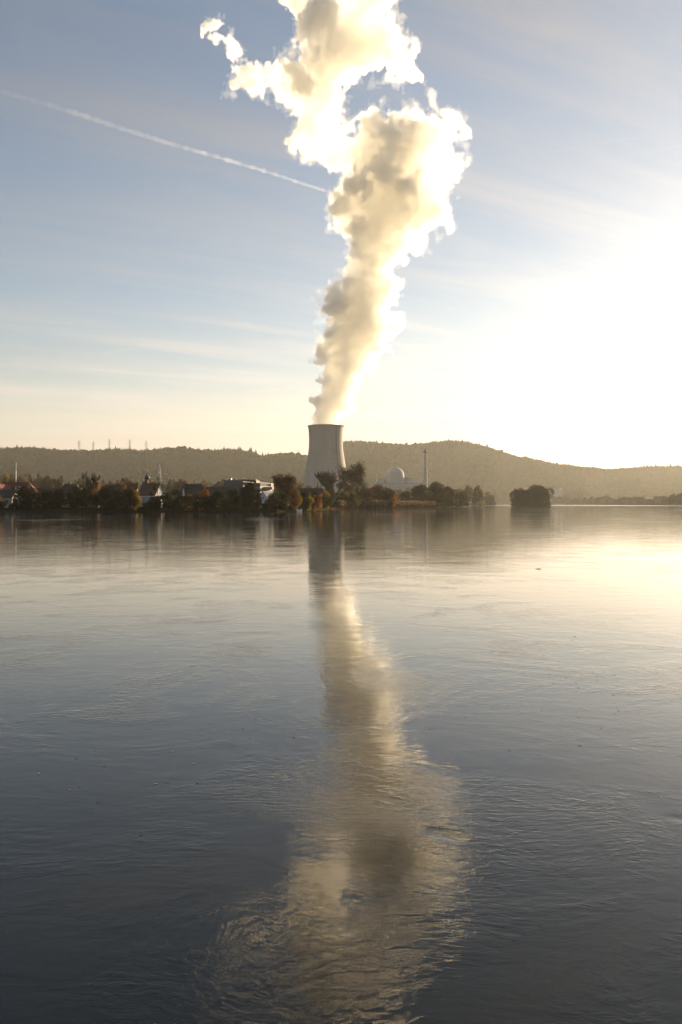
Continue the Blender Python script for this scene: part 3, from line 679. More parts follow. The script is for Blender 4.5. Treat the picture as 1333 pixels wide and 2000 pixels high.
# ------------------------------------------------------------------ power plant beside the tower
PYY = 1490.0
r = thing('reactor_building', 'pale domed reactor building with a bright sunlit right edge', 'reactor building', (px(771, PYY), PYY, 1.5))
rad = 18.3; zs = pz(930.5, PYY) - 1.5
prof = [(rad, 0), (rad, zs)]; lathe('drum', prof, 64, M_plant, r)
lathe('dome', [(rad * math.cos(t), zs + 0.02 + rad * 0.98 * math.sin(t)) for t in np.linspace(0, math.pi / 2 - .001, 20)], 64, M_plant, r)
box('stair_tower', (18.6, -4.0, 0), (4.2, 8, zs - 3), M_plant, r)
box('annex', (-24, -6, 0), (9, 14, zs - 4.0), M_plant, r)
def plant_block(label, u0, u1, Y, v_top, depth, mat, cat='plant building', roofm=None):
    x0, x1 = px(u0, Y), px(u1, Y); hgt = pz(v_top, Y) - 1.5
    t = thing('plant_building', label, cat, ((x0 + x1) / 2, Y + depth / 2, 1.5))
    box('wall', (0, 0, 0), (x1 - x0, depth, hgt - 1.2), mat, t)
    box('roof', (0, 0, hgt - 1.197), (x1 - x0 + .8, depth + .8, 1.2), roofm or M_metal, t)
    n = max(2, int((x1 - x0) / 9))
    for i in range(n):
        cx = -(x1 - x0) / 2 + (x1 - x0) * (i + .5) / n
        poly_obj('window', [(cx - 2.6, -depth / 2 - .03, hgt * .55), (cx + 2.6, -depth / 2 - .03, hgt * .55), (cx + 2.6, -depth / 2 - .03, hgt * .55 + 1.8), (cx - 2.6, -depth / 2 - .03, hgt * .55 + 1.8)], [(0, 1, 2, 3)], M_glass, t)
    return t
plant_block('grey cubic plant building standing right beside the reactor dome', 791.5, 804, 1482, 932.5, 14, M_plant)
plant_block('pale plant hall with sunlit flat roof between dome and chimney', 804.6, 827, 1486, 935.0, 30, M_plant, roofm=M_cream)
plant_block('long low plant building running in front of the dome and hall', 735, 828, 1450, 943.6, 15, M_plant)
plant_block('small plant building at the left foot of the dome', 736.5, 746, 1475, 936.0, 12, M_plant)
# exhaust chimney
SYY = 1470.0
s = thing('exhaust_chimney', 'tall slim pale concrete chimney with dark stripe and cap', 'chimney', (px(831.5, SYY), SYY, 1.5))
ht = pz(878.5, SYY) - 1.5
lathe('shaft', [(4.3, 0), (3.6, ht * .35), (2.9, ht * .7), (2.5, ht)], 32, M_plant, s)
lathe('cap', [(2.52, ht - 5.5), (3.7, ht - 5.2), (3.7, ht - 2.4), (2.6, ht - 2.2), (2.6, ht + 1.0), (2.0, ht + 1.0)], 32, M_grey, s)
bars('ladder', [((-1.2 - 1.3, -2.6 - 1.5, 3), (-0.8, -2.75, ht - 5.6), .35)], M_grey, s)
bars('pipe', [((-6.0, -1, 0), (-4.1, -1, ht * .62), .45)], M_metal, s)
# pale tower block far down the far bank
t = thing('silo_building', 'pale windowless block rising above the far bank trees', 'industrial building', (px(1087, 2560), 2560 + 15, 2), math.radians(-9))
box('wall', (0, 0, 0), (37, 26, pz(955, 2560) - 2), M_plant, t); box('sunlit_end', (19.6, -2, 0), (5, 18, pz(953, 2560) - 2), M_cream, t)  # cream end block: sunlight on the right-hand wall is put into its colour
box('roof', (-3, 0, pz(955, 2560) - 1.997), (14, 12, 2.6), M_metal, t)

# ------------------------------------------------------------------ pylons and masts
def pylon(u, Y, z0, top, label, group=None, mat=None, arms=3, wid=1.0):
    t = thing('power_pylon', label, 'pylon', (px(u, Y), Y, z0), math.radians(random.Random(int(u)).uniform(-12, 12)), group)
    H = top - z0; b = 0.085 * H * wid; rr = 0.38; seg = []
    W = lambda q: b * (1 - q) ** 1.0 * 1.0 + 0.55
    for sx_ in (-1, 1):
        for sy_ in (-1, 1): seg.append(((sx_ * W(0), sy_ * W(0), 0), (sx_ * .5, sy_ * .5, H * .97), rr))
    n = 9
    for i in range(n):
        q0, q1 = i / n * .95, (i + 1) / n * .95
        for sy_ in (-1, 1):
            seg.append(((-W(q0), sy_ * W(q0), H * q0), (W(q1), sy_ * W(q1), H * q1), rr * .6)); seg.append(((W(q0), sy_ * W(q0), H * q0), (-W(q1), sy_ * W(q1), H * q1), rr * .6))
    bars('lattice', seg, mat or M_pylon, t)
    for i in range(arms):
        q = 0.60 + 0.155 * i; L = H * (0.17 if i != 1 else 0.20) * (1.05 if i < 2 else .8)
        sg = [((-L, 0, H * q), (L, 0, H * q), rr * .9)]
        for sx_ in (-1, 1): sg.append(((sx_ * L, 0, H * q), (sx_ * .6, 0, H * (q + .045)), rr * .6))
        bars('cross_arm', sg, mat or M_pylon, t)
    bars('spike', [((0, 0, H * .95), (0, 0, H), rr)], mat or M_pylon, t)
    return t
for (u, vt, lab) in ((155, 860, 'lattice power pylon on the wooded ridge, leftmost of five'), (183, 862, 'small lattice power pylon on the ridge, second from the left'), (214, 857, 'lattice power pylon on the ridge, middle of the five'),
                     (254, 858, 'lattice power pylon in the ridge clearing, fourth from the left'), (286, 860, 'broad-armed lattice power pylon on the ridge, rightmost of five')):
    Yr = float(ridgeY(u)); pylon(u, Yr, float(hill_z(np.array([float(u)]), np.array([1.0]))[0]) - 2, pz(vt, Yr), lab, 'pylons along the ridge')
pylon(312, 1250, 1.8, pz(907, 1250), 'sunlit lattice pylon on the plain behind the chapel', None, M_metal)
pylon(330, 1500, 1.8, pz(930, 1500), 'faint lattice pylon on the plain just right of the chapel', None, M_metal)
t = thing('radio_mast', 'thin sunlit radio mast above the red-roofed house', 'mast', (px(32, 900), 900, 1.7))
H = pz(903, 900) - 1.7
bars('lattice', [((-.6, -.3, 0), (-.3, -.2, H * .8), .2), ((.6, -.3, 0), (.3, -.2, H * .8), .2), ((0, .6, 0), (0, .3, H * .8), .2)] + [(((-.5 if i % 2 else .5), -.3, H * .8 * i / 16), ((.5 if i % 2 else -.5), -.3, H * .8 * (i + 1) / 16), .12) for i in range(16)], M_whitepaint, t)
bars('antenna', [((0, 0, H * .78), (0, 0, H), .16)], M_whitepaint, t)
Yc = 3150.0; t = thing('tower_crane', 'tiny tower crane above the ridge left of the cooling tower', 'crane', (px(584, Yc), Yc, pz(890, Yc) - 16))
bars('mast', [((0, 0, 0), (0, 0, 36), .7)], M_pylon, t); bars('jib', [((-20, 0, 35), (14, 0, 35), .5), ((0, 0, 40), (-12, 0, 35.5), .25), ((0, 0, 35), (0, 0, 40), .4)], M_pylon, t)

# ------------------------------------------------------------------ trees
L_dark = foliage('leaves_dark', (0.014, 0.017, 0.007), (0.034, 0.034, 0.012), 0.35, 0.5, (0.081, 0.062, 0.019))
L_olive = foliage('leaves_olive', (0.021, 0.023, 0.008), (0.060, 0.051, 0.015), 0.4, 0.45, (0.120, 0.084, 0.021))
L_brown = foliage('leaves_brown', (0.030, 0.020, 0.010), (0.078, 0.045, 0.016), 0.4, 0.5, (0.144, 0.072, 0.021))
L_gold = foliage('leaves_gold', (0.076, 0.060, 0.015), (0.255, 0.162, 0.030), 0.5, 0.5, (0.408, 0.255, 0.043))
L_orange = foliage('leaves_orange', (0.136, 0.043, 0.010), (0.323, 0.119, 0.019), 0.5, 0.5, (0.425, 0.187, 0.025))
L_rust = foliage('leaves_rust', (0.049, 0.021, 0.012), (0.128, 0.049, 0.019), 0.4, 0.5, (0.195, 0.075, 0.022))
L_reed = foliage('reed_plumes', (0.24, 0.165, 0.09), (0.50, 0.36, 0.21), 0.6, 0.6, (0.65, 0.48, 0.28))
L_twig = foliage('fine_twigs', (0.05, 0.04, 0.03), (0.10, 0.075, 0.05), 0.1, 0.5)
LM = dict(dark=L_dark, olive=L_olive, brown=L_brown, gold=L_gold, orange=L_orange, rust=L_rust)

def quads(P, size, rng, flat=1.0, up=0.0):
    """leaf-sized faces: P (n,3), size (n,)"""
    n = len(P); a = rng.normal(size=(n, 3)); a /= np.linalg.norm(a, axis=1)[:, None]
    b = rng.normal(size=(n, 3)); b[:, 2] += up; b -= a * (a * b).sum(1)[:, None]; b /= np.linalg.norm(b, axis=1)[:, None] + 1e-9
    s = np.asarray(size)[:, None] * 0.5; k = rng.uniform(0.5, 1.0, (n, 1)) * flat
    V = np.stack([P - a * s * k, P - b * s, P + a * s * k, P + b * s], 1).reshape(-1, 3)
    return V
def crown_pts(n, rx, rz, z0, rng, lobes=9, squash=1.0, cone=0.0):
    """points spread through an uneven crown of several lobes, denser near its surface"""
    C_, R_ = [], []
    for i in range(lobes):
        th = rng.uniform(0, 6.28); q = rng.uniform(0, 1) ** .6; zc = rng.uniform(0.08, 0.92)
        w = math.sqrt(max(0.0, 1 - (2 * zc - 1) ** 2 * squash)) * (1 - cone * zc)
        r = rng.uniform(.34, .58) * min(rx, rz) * (1 - 0.35 * abs(2 * zc - 1))
        rad_ = max(0.0, (rx * w - r)) * q; C_.append((rad_ * math.cos(th), rad_ * math.sin(th), z0 + r * .8 + (2 * rz - 1.7 * r) * zc)); R_.append(r)
    C_ = np.array(C_); R_ = np.array(R_); pick = rng.choice(lobes, n, p=R_ ** 2 / (R_ ** 2).sum())
    d = rng.normal(size=(n, 3)); d /= np.linalg.norm(d, axis=1)[:, None]
    rr = R_[pick] * (1 - np.abs(rng.normal(0, .22, n))) * rng.uniform(.85, 1.12, n)
    P_ = C_[pick] + d * rr[:, None]
    xr = np.percentile(np.hypot(P_[:, 0], P_[:, 1]), 97); P_[:, :2] *= rx / xr          # fill the wanted outline exactly
    a_, b_ = np.percentile(P_[:, 2], 1), np.percentile(P_[:, 2], 99.3); P_[:, 2] = z0 + (P_[:, 2] - a_) / (b_ - a_) * 2 * rz
    return P_
def grow(rng, H, spread, levels=4, kids=3, r0=0.35, trunk_frac=0.25, up=0.55, seg=3):
    """branch skeleton: list of polylines [(p, r), ...] and tips"""
    lines, tips = [], []
    def rec(p, d, L, r, lv):
        pts = [(p.copy(), r)]; q = p.copy(); dd = d.copy()
        for i in range(seg):
            dd = (dd + Vector((rng.gauss(0, .13), rng.gauss(0, .13), rng.gauss(0.04, .10)))).normalized(); q = q + dd * (L / seg); pts.append((q.copy(), r * (1 - 0.45 * (i + 1) / seg)))
        lines.append((pts, lv))
        if lv == 0: tips.append(q); return
        for k in range(kids + (1 if rng.random() < .5 else 0)):
            th = rng.uniform(0, 2 * math.pi); s = rng.uniform(.35, .85) * spread
            side = Vector((math.cos(th), math.sin(th), 0)); nd_ = (dd * (1 - s * .4) + side * s + Vector((0, 0, up * .35))).normalized()
            st = rng.uniform(.45, 1.0) if k else 1.0; i = int(st * seg); base = pts[min(i, seg)][0]
            rec(base, nd_, L * rng.uniform(.58, .82), r * .55, lv - 1)
    rec(Vector((0, 0, 0)), Vector((0, 0, 1)), H * trunk_frac, r0, levels)
    zt = max(p.z for pts, _ in lines for p, _ in pts); k = H / zt
    return lines, tips, k
def skeleton_mesh(name, lines, k, kw, mat, parent, minr=0.03):
    Vs, Fs = [], []; o = 0
    for pts, lv in lines:
        V, Fc = tube_np([(Vector((p.x * kw, p.y * kw, p.z * k)), max(minr, r)) for p, r in pts], 5 if lv > 1 else 3)
        Vs += V; Fs += [i + o for i in Fc]; o = len(Vs)
    return mesh_np(name, Vs, Fs, 4, mat, parent, True)
def bush_parts(t, H, R, Y, kind, seed, lobes=9, bare_low=0.0, dens=1.0, second=None, squash=0.8, cone=0.0):
    """crown + stems of a bush or small tree of height H and half width R, seen from distance Y"""
    rng = np.random.default_rng(seed); leaf = max(0.22, 0.00105 * Y)
    z0 = H * bare_low; n = int(dens * 55 * (R * H) / leaf ** 2 * 0.5) + 150
    P_ = crown_pts(n, R, (H - z0) / 2, z0, rng, lobes, squash, cone)
    P_ = P_[P_[:, 2] > -0.3]; n = len(P_)
    V = quads(P_, leaf * rng.uniform(.6, 1.35, n), rng, up=0.5)
    if second is None: mats, mi = LM[kind], None
    else:
        pat = np.sin(P_[:, 0] * 1.1 + seed) + np.sin(P_[:, 2] * .9 + seed * 2) + rng.normal(0, .5, n); mi = (pat > 0.5).astype(int); mats = [LM[kind], LM[second]]
    mesh_np('crown', V, np.arange(4 * n), 4, mats, t, matidx=mi)
    pr = random.Random(seed); ln, tp, k = grow(pr, H * .92, .7, 3, 3, 0.03 * H, .3)
    w = max(abs(p.x) for pts, _ in ln for p, _ in pts) + .01
    skeleton_mesh('trunk', ln, k, min(k, R * .85 / w), M_bark, t)
def bush(u, Y, vtop, hw, kind, label, name='bush', cat='bush', seed=None, z=0.9, group=None, **kw):
    t = thing(name, label, cat, (px(u, Y), Y, z), 0, group); H = pz(vtop, Y) - z
    bush_parts(t, H, hw * 1.12 / F * Y, Y, kind, seed or int(u * 7 + vtop), **kw); return t

LEFT = [  # u, distance, top row, half width, leaves, second leaves, label
 (-14, 294, 964, 18, 'olive', 'gold', 'olive shrub with yellow patches below the glass-gabled house'),
 (24, 292, 984, 11, 'dark', None, 'low dark shrub at the foot of the glass-gabled house'),
 (54, 293, 951, 21, 'dark', None, 'broad blackish green bush in front of the red-roofed house'),
 (78, 292, 964, 12, 'orange', 'brown', 'small rust-orange bush just right of the broad blackish one'),
 (98, 294, 958, 17, 'dark', 'olive', 'dark bush in front of the low dark-roofed house'),
 (119, 292, 956, 16, 'brown', 'olive', 'brownish bush below the hipped roof'),
 (143, 294, 952, 17, 'olive', 'brown', 'olive-brown bush right below the chimney of the hipped roof'),
 (166, 292, 950, 15, 'olive', None, 'olive bush just left of the orange-leaved bare tree'),
 (205, 293, 952, 17, 'brown', 'dark', 'dull brown bush at the right foot of the bare tree'),
 (226, 294, 951, 15, 'dark', 'olive', 'dark green bush right of the dull brown one'),
 (246, 292, 947, 17, 'olive', 'gold', 'tall olive and yellow bush left of the chapel'),
 (264, 291, 958, 12, 'gold', 'olive', 'golden bush hanging toward the water left of the sheds'),
 (281, 290, 988, 9, 'olive', None, 'knee-high olive shrub in front of the sheds'),
 (303, 300, 949, 9, 'dark', 'olive', 'slim dark shrub standing before the chapel roof'),
 (309, 291, 968, 13, 'dark', None, 'dark round shrub right below the chapel gable'),
 (328, 292, 963, 12, 'olive', 'dark', 'greenish shrub just right of the chapel gable'),
 (345, 292, 957, 13, 'dark', 'olive', 'tall dark bush between chapel and little conifer'),
 (359, 291, 968, 9, 'gold', 'olive', 'yellowish bush below the little conifer'),
 (376, 292, 966, 12, 'gold', 'brown', 'yellow-green bush below the steep dark roof'),
 (394, 293, 957, 12, 'orange', 'brown', 'orange-tipped bush at the end of the steep dark roof'),
 (411, 292, 968, 12, 'brown', None, 'brown twiggy bush below the pointed white gable'),
 (427, 293, 960, 12, 'olive', 'dark', 'olive bush hiding the foot of the pointed-gable house'),
 (449, 292, 957, 13, 'dark', 'gold', 'dark bush with sunlit yellow right flank'),
 (480, 294, 944, 23, 'dark', 'olive', 'biggest dense olive bush on the bank, before the factory'),
 (503, 291, 966, 10, 'brown', 'orange', 'brown bush at the right foot of the biggest one'),
 (517, 290, 983, 10, 'dark', None, 'low dark bush overhanging the water below the white wall'),
 (534, 292, 963, 12, 'dark', 'olive', 'dark bush left below the red-brown tree'),
 (551, 291, 961, 12, 'gold', 'olive', 'yellowing bush directly below the red-brown tree'),
 (575, 292, 957, 12, 'gold', 'orange', 'brightest golden-yellow bush on the bank'),
 (594, 300, 961, 10, 'dark', 'brown', 'narrow dark bush just right of the brightest golden one'),
 (604, 305, 963, 8, 'gold', 'olive', 'slim upright yellow-green bush with sunlit side'),
 (622, 325, 967, 10, 'orange', 'brown', 'orange-brown bush left of the pollard willow'),
 (612, 330, 960, 10, 'brown', 'dark', 'thin brown bush behind the orange-brown one'),
 (637, 380, 961, 11, 'olive', 'gold', 'yellow-green bush touching the pollard willow trunk'),
 (186, 290, 968, 13, 'brown', 'dark', 'small brown bush directly beneath the orange and yellow leaved tree'),
 (236, 289, 970, 13, 'dark', None, 'low dark bush overhanging the water left of the golden one'),
 (410, 289, 978, 12, 'dark', 'brown', 'low dark bush overhanging the water below the pointed white gable'),
 (463, 290, 967, 12, 'olive', 'gold', 'yellowish olive bush at the left foot of the biggest bush'),
 (391, 289, 979, 11, 'dark', None, 'low blackish bush at the waterline beneath the orange-tipped bush'),
 (545, 289, 978, 12, 'brown', 'dark', 'low brown bush at the waterline below the red-brown tree'),
 (330, 289, 980, 12, 'dark', None, 'low blackish bush at the waterline right of the chapel'),
 (40, 289, 976, 12, 'dark', 'brown', 'low dark bush at the waterline left of the broad blackish one'),
 (527, 288, 972, 12, 'olive', 'dark', 'low olive bush at the waterline in front of the bluish-gabled house'),
 (6, 290, 978, 14, 'dark', 'olive', 'dark waterline bush half hiding the glass-gabled house'),
 (292, 289, 979, 12, 'olive', 'brown', 'low olive bush at the waterline hiding the sheds below the chapel'),
 (438, 289, 974, 12, 'gold', 'olive', 'low golden bush at the waterline below the pointed-gable house'),
 (655, 440, 978, 14, 'dark', None, 'dark low bush at the foot of the pollard willow'),
]
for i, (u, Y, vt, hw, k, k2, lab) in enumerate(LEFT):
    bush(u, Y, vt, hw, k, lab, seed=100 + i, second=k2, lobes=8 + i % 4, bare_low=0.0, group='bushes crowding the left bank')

def bare_tree(name, label, u, Y, vtop, hw, seed, levels=5, z=1.3, r0=.45, kids=3, tf=.22, spread=.8):
    t = thing(name, label, 'tree', (px(u, Y), Y, z)); H = pz(vtop, Y) - z
    pr = random.Random(seed); ln, tips, k = grow(pr, H, spread, levels, kids, r0, tf, .5)
    w = np.percentile([abs(p.x) for p in tips], 96); kw = hw / F * Y / w
    big = [l for l in ln if l[1] >= levels - 2]; small = [l for l in ln if l[1] < levels - 2]
    skeleton_mesh('trunk', big, k, kw, M_bark, t, 0.1); skeleton_mesh('twigs', small, k, kw, M_bark, t, 0.055 if Y < 400 else .10)
    return t, [Vector((p.x * kw, p.y * kw, p.z * k)) for p in tips]
def add_leaves(t, pts, mats, leaf, rng, per=6, spread=0.6, pick=None):
    P_ = np.array([p[:] for p in pts]); P_ = np.repeat(P_, per, 0) + rng.normal(0, spread, (len(P_) * per, 3)); n = len(P_)
    mi = (rng.random(n) < .35).astype(int) if isinstance(mats, list) else None
    return mesh_np('crown', quads(P_, leaf * rng.uniform(.6, 1.3, n), rng), np.arange(4 * n), 4, mats, t, matidx=mi)
rng = np.random.default_rng(77)
t, tips = bare_tree('tree', 'bare-topped tree whose lower boughs still hold orange and yellow leaves', 186, 297, 918, 23, 5, 6, r0=.42)
lo = [p for p in tips if p.z < pz(946, 297) - 1.3 and p.z > 2.0] or tips[:200]
P_ = crown_pts(900, 3.9, 2.3, pz(966, 297) - 1.3, rng, 8); P_ = P_[:, :]
mi = (P_[:, 0] + rng.normal(0, .6, len(P_)) > 0.6).astype(int)
mesh_np('crown', quads(P_, .33 * rng.uniform(.6, 1.3, len(P_)), rng), np.arange(4 * len(P_)), 4, [L_gold, L_orange], t, matidx=mi)
t, tips = bare_tree('tree', 'red-brown leaved tree standing out above the bank in front of the cooling tower foot', 553, 300, 925, 19, 9, 5, r0=.34, tf=.3)
add_leaves(t, [p for p in tips if p.z > 4], [L_rust, L_brown], .34, rng, 12, .5)
t, tips = bare_tree('tree', 'leafless pollard willow with thick dark trunk before the cooling tower', 650, 478, 917, 28, 21, 6, r0=1.25, tf=.26, spread=.75)
t, tips = bare_tree('tree', 'tallest tree on the point, rounded with thinning dark olive leaves', 699, 520, 904, 31, 14, 5, r0=.7, tf=.22, spread=.9)
add_leaves(t, [p for p in tips if p.z > 7], [L_dark, L_brown], .62, rng, 13, .9)
# little conifer
def conifer(name, label, u, Y, vtop, hw, seed, z=1.4):
    t = thing(name, label, 'tree', (px(u, Y), Y, z)); H = pz(vtop, Y) - z; R_ = hw / F * Y; rg = np.random.default_rng(seed); n = 900
    q = rg.random(n) ** .7; lay = np.floor(q * 14) / 14; rr = R_ * (1 - lay) * rg.uniform(.2, 1.05, n); th = rg.uniform(0, 6.28, n)
    P_ = np.stack([rr * np.cos(th), rr * np.sin(th), .1 * H + .9 * H * lay - rr * .25 + rg.normal(0, .08, n)], 1)
    mesh_np('crown', quads(P_, max(.25, .001 * Y) * rg.uniform(.6, 1.3, n), rg), np.arange(4 * n), 4, L_dark, t)
    tube('trunk', [(Vector((0, 0, -.3)), .2), (Vector((0, 0, H)), .03)], M_bark, t)
conifer('conifer', 'small dark conifer in front of the steep dark roof', 366, 306, 941, 8, 3)
conifer('conifer', 'thin dark spruce spire left of the pollard willow', 621, 500, 940, 5, 4)

POINT = [
 (668, 500, 962, 15, 'gold', 'olive', 'yellow-green bush below the left side of the tallest tree'),
 (690, 505, 963, 14, 'olive', 'gold', 'olive bush under the trunk of the tallest tree'),
 (712, 530, 953, 17, 'brown', 'dark', 'brown thicket right of the tallest tree trunk'),
 (734, 560, 948, 17, 'brown', 'rust', 'reddish brown rounded thicket in front of the long plant building'),
 (762, 560, 955, 17, 'dark', 'brown', 'dark thicket with pointed top below the reactor dome'),
 (768, 548, 966, 11, 'orange', 'brown', 'glowing orange bush above the reeds below the dome'),
 (793, 600, 962, 14, 'olive', 'brown', 'low olive thicket between dome and chimney'),
 (820, 610, 948, 16, 'brown', 'olive', 'greyish brown tree at the foot of the tall chimney'),
 (852, 625, 943, 19, 'dark', 'brown', 'broad dark tree right of the tall chimney'),
 (874, 640, 951, 11, 'dark', 'olive', 'dark narrow tree beside the broad one'),
 (887, 680, 953, 14, 'olive', 'gold', 'green-yellow leafy tree near the tip of the point'),
 (903, 720, 961, 13, 'olive', 'brown', 'loose brown-green tree at the tip of the point'),
 (898, 700, 973, 14, 'dark', None, 'low dark bush leaning over the water at the tip'),
 (860, 622, 977, 16, 'dark', None, 'low dark bush right at the end of the reeds'),
]
for i, (u, Y, vt, hw, k, k2, lab) in enumerate(POINT):
    bush(u, Y, vt, hw, k, lab, seed=300 + i, second=k2, lobes=9 + i % 4, group='bushes and trees on the wooded point')
# islets
def islet(u, Y, a, b, seed):
    rg = np.random.default_rng(seed); n = 40; V = [(0, 0, 1.3)]; Fc = []
    for j, (s, zz_) in enumerate(((.6, 1.1), (.93, .35), (1.05, -1.2))):
        for k in range(n):
            th = 2 * math.pi * k / n; q = s * (1 + .06 * math.sin(3 * th + seed)); V.append((a * q * math.cos(th), b * q * math.sin(th), zz_))
    for k in range(n): Fc.append((0, 1 + k, 1 + (k + 1) % n))
    for j in range(2):
        for k in range(n): k2 = (k + 1) % n; Fc.append((1 + j * n + k, 1 + (j + 1) * n + k, 1 + (j + 1) * n + k2, 1 + j * n + k2))
    o = poly_obj('islet_ground', V, Fc, bpy.data.materials['meadow_ground']); o.location = (px(u, Y), Y, 0); tag(o, kind='structure')
islet(1038, 866, 23, 15, 1); islet(945, 1472, 24, 14, 2)
ISL = [(1016, 862, 955, 17, 'dark', 'left-hand round dark tree on the larger islet', 11), (1047, 858, 949, 18, 'dark', 'tallest middle tree on the larger islet', 12), (1058, 864, 950.5, 19, 'olive', 'right-hand olive tree of the larger islet', 12),
       (1034, 872, 959, 17, 'dark', 'rear tree filling the gap on the larger islet', 10), (1066, 856, 962, 12, 'olive', 'lower sunlit tree at the right edge of the larger islet', 9), (1007, 858, 974, 10, 'dark', 'low dark shrub trailing off the left end of the larger islet', 8),
       (931, 1468, 958.5, 13, 'dark', 'left-hand rounded tree on the smaller far islet', 10), (944, 1470, 962, 13, 'dark', 'middle tree on the smaller far islet', 10), (959, 1466, 968, 10, 'olive', 'lowest right-hand tree on the smaller far islet', 9)]
for i, (u, Y, vt, hw, k, lab, lb) in enumerate(ISL):
    bush(u, Y, vt, hw, k, lab, name='tree', cat='tree', seed=400 + i, z=.4, lobes=lb + 6, dens=1.5, squash=.6, group='trees on the two islets')
# right-hand headland
for i, (u, Y, vt, hw, k, lab) in enumerate(((1342, 1425, 957, 20, 'dark', 'tall dark tree on the headland at the right end of the far bank'), (1322, 1440, 965, 14, 'dark', 'dark bush stepping down left of the tall headland tree'), (1306, 1500, 973, 10, 'olive', 'lowest olive bush at the left end of the headland'))):
    bush(u, Y, vt, hw, k, lab, name='tree', cat='tree', seed=460 + i, z=.8, lobes=12, dens=1.3, group='trees on the right headland')

# copies: far bank, plain behind the village
def proto(kind, second, seed, Y, H=10.0, R_=4.5, bl=0.05):
    t = bpy.data.objects.new('tree', None); C.objects.link(t); bush_parts(t, H, R_, Y * 10 / 14, kind, seed, second=second, bare_low=bl, lobes=10); return t
def copy_tree(src, loc, sca, rot, label, group):
    r_ = src.copy(); C.objects.link(r_); r_.location = loc; r_.scale = sca; r_.rotation_euler = (0, 0, rot)
    tag(r_, label, 'tree', group)
    for ch_ in src.children:
        c_ = ch_.copy(); C.objects.link(c_); c_.parent = r_
    return r_
def scatter(protos, spots, label, group):
    first = [True] * len(protos)
    for i, (u, Y, vt, hw, z) in enumerate(spots):
        k = i % len(protos); H = pz(vt, Y) - z; sc = (hw / F * Y / 4.5, hw / F * Y / 4.5, H / 10.0); rot = (i * 2.4) % 6.28
        if first[k]:
            s_ = protos[k]; s_.location = (px(u, Y), Y, z); s_.scale = sc; s_.rotation_euler = (0, 0, rot); tag(s_, label, 'tree', group); first[k] = False
        else: copy_tree(protos[k], (px(u, Y), Y, z), sc, rot, label, group)
pr = random.Random(8)
far = [proto('olive', 'brown', 501, 1200), proto('brown', None, 502, 1200), proto('olive', None, 503, 1200), proto('dark', 'olive', 504, 1200)]
sp = []
for i in range(66):
    u = 968 + i * 5.7 + pr.uniform(-2, 2); Y = float(shoreY(u)) * pr.uniform(1.006, 1.04)
    vt = pr.uniform(968, 977) - (8 if u < 1003 else 0) - (3 if 1105 < u < 1125 else 0); sp.append((u, Y, vt, pr.uniform(5, 9), 1.0))
scatter(far, sp, 'hazy autumn tree in the low row lining the far bank', 'hazy trees lining the far bank')
mid = [proto('olive', 'brown', 511, 900), proto('brown', 'rust', 512, 900), proto('dark', 'olive', 513, 900), proto('gold', 'brown', 514, 900)]
sp = []
for i in range(74):
    u = -12 + i * 8.9 + pr.uniform(-4, 4); Y = pr.uniform(760, 1150)
    env = np.interp(u, [0, 20, 60, 110, 150, 300, 340, 420, 600, 650], [924, 921, 926, 932, 936, 936, 940, 938, 944, 950])
    sp.append((u, Y, env + pr.uniform(-3, 9), pr.uniform(6, 13), 1.7))
for i in range(26):
    u = 640 + i * 12 + pr.uniform(-5, 5); Y = pr.uniform(1050, 1300); sp.append((u, Y, pr.uniform(948, 958), pr.uniform(7, 13), 1.7))
scatter(mid, sp, 'hazy autumn tree on the plain behind the village and the point', 'hazy trees on the plain')

# ------------------------------------------------------------------ reeds and undergrowth along the water
def strip_plants(name, label, u0, u1, n, hmin, hmax, mat, depth, leaf, seed, off=1.002, cat=None):
    rg = np.random.default_rng(seed); u = rg.uniform(u0, u1, n); Ys = shoreY(u) * off + rg.uniform(0, depth, n) * shoreY(u) / 300
    X = (u - 666.5) / F * Ys; hh = rg.uniform(hmin, hmax, n) * (.82 + .18 * np.sin(u * .35) + .12 * np.sin(u * .9)); s = leaf * shoreY(u) / 300
    q = rg.random(n) ** .8; P_ = np.stack([X + rg.normal(0, .15, n), Ys, .1 + hh * q], 1)
    V = quads(P_, s * rg.uniform(.6, 1.3, n), rg, flat=.7, up=1.5)
    tag(mesh_np(name, V, np.arange(4 * n), 4, mat), label, None, kind='stuff')
strip_plants('undergrowth', 'dark tangled undergrowth along the river edge', -60, 905, 9000, .8, 2.6, L_dark, 5, .55, 21)
strip_plants('far_bank_scrub', 'low hazy scrub along the distant water edge', 905, 1420, 5000, 2.0, 5.0, L_brown, 6, .45, 22)
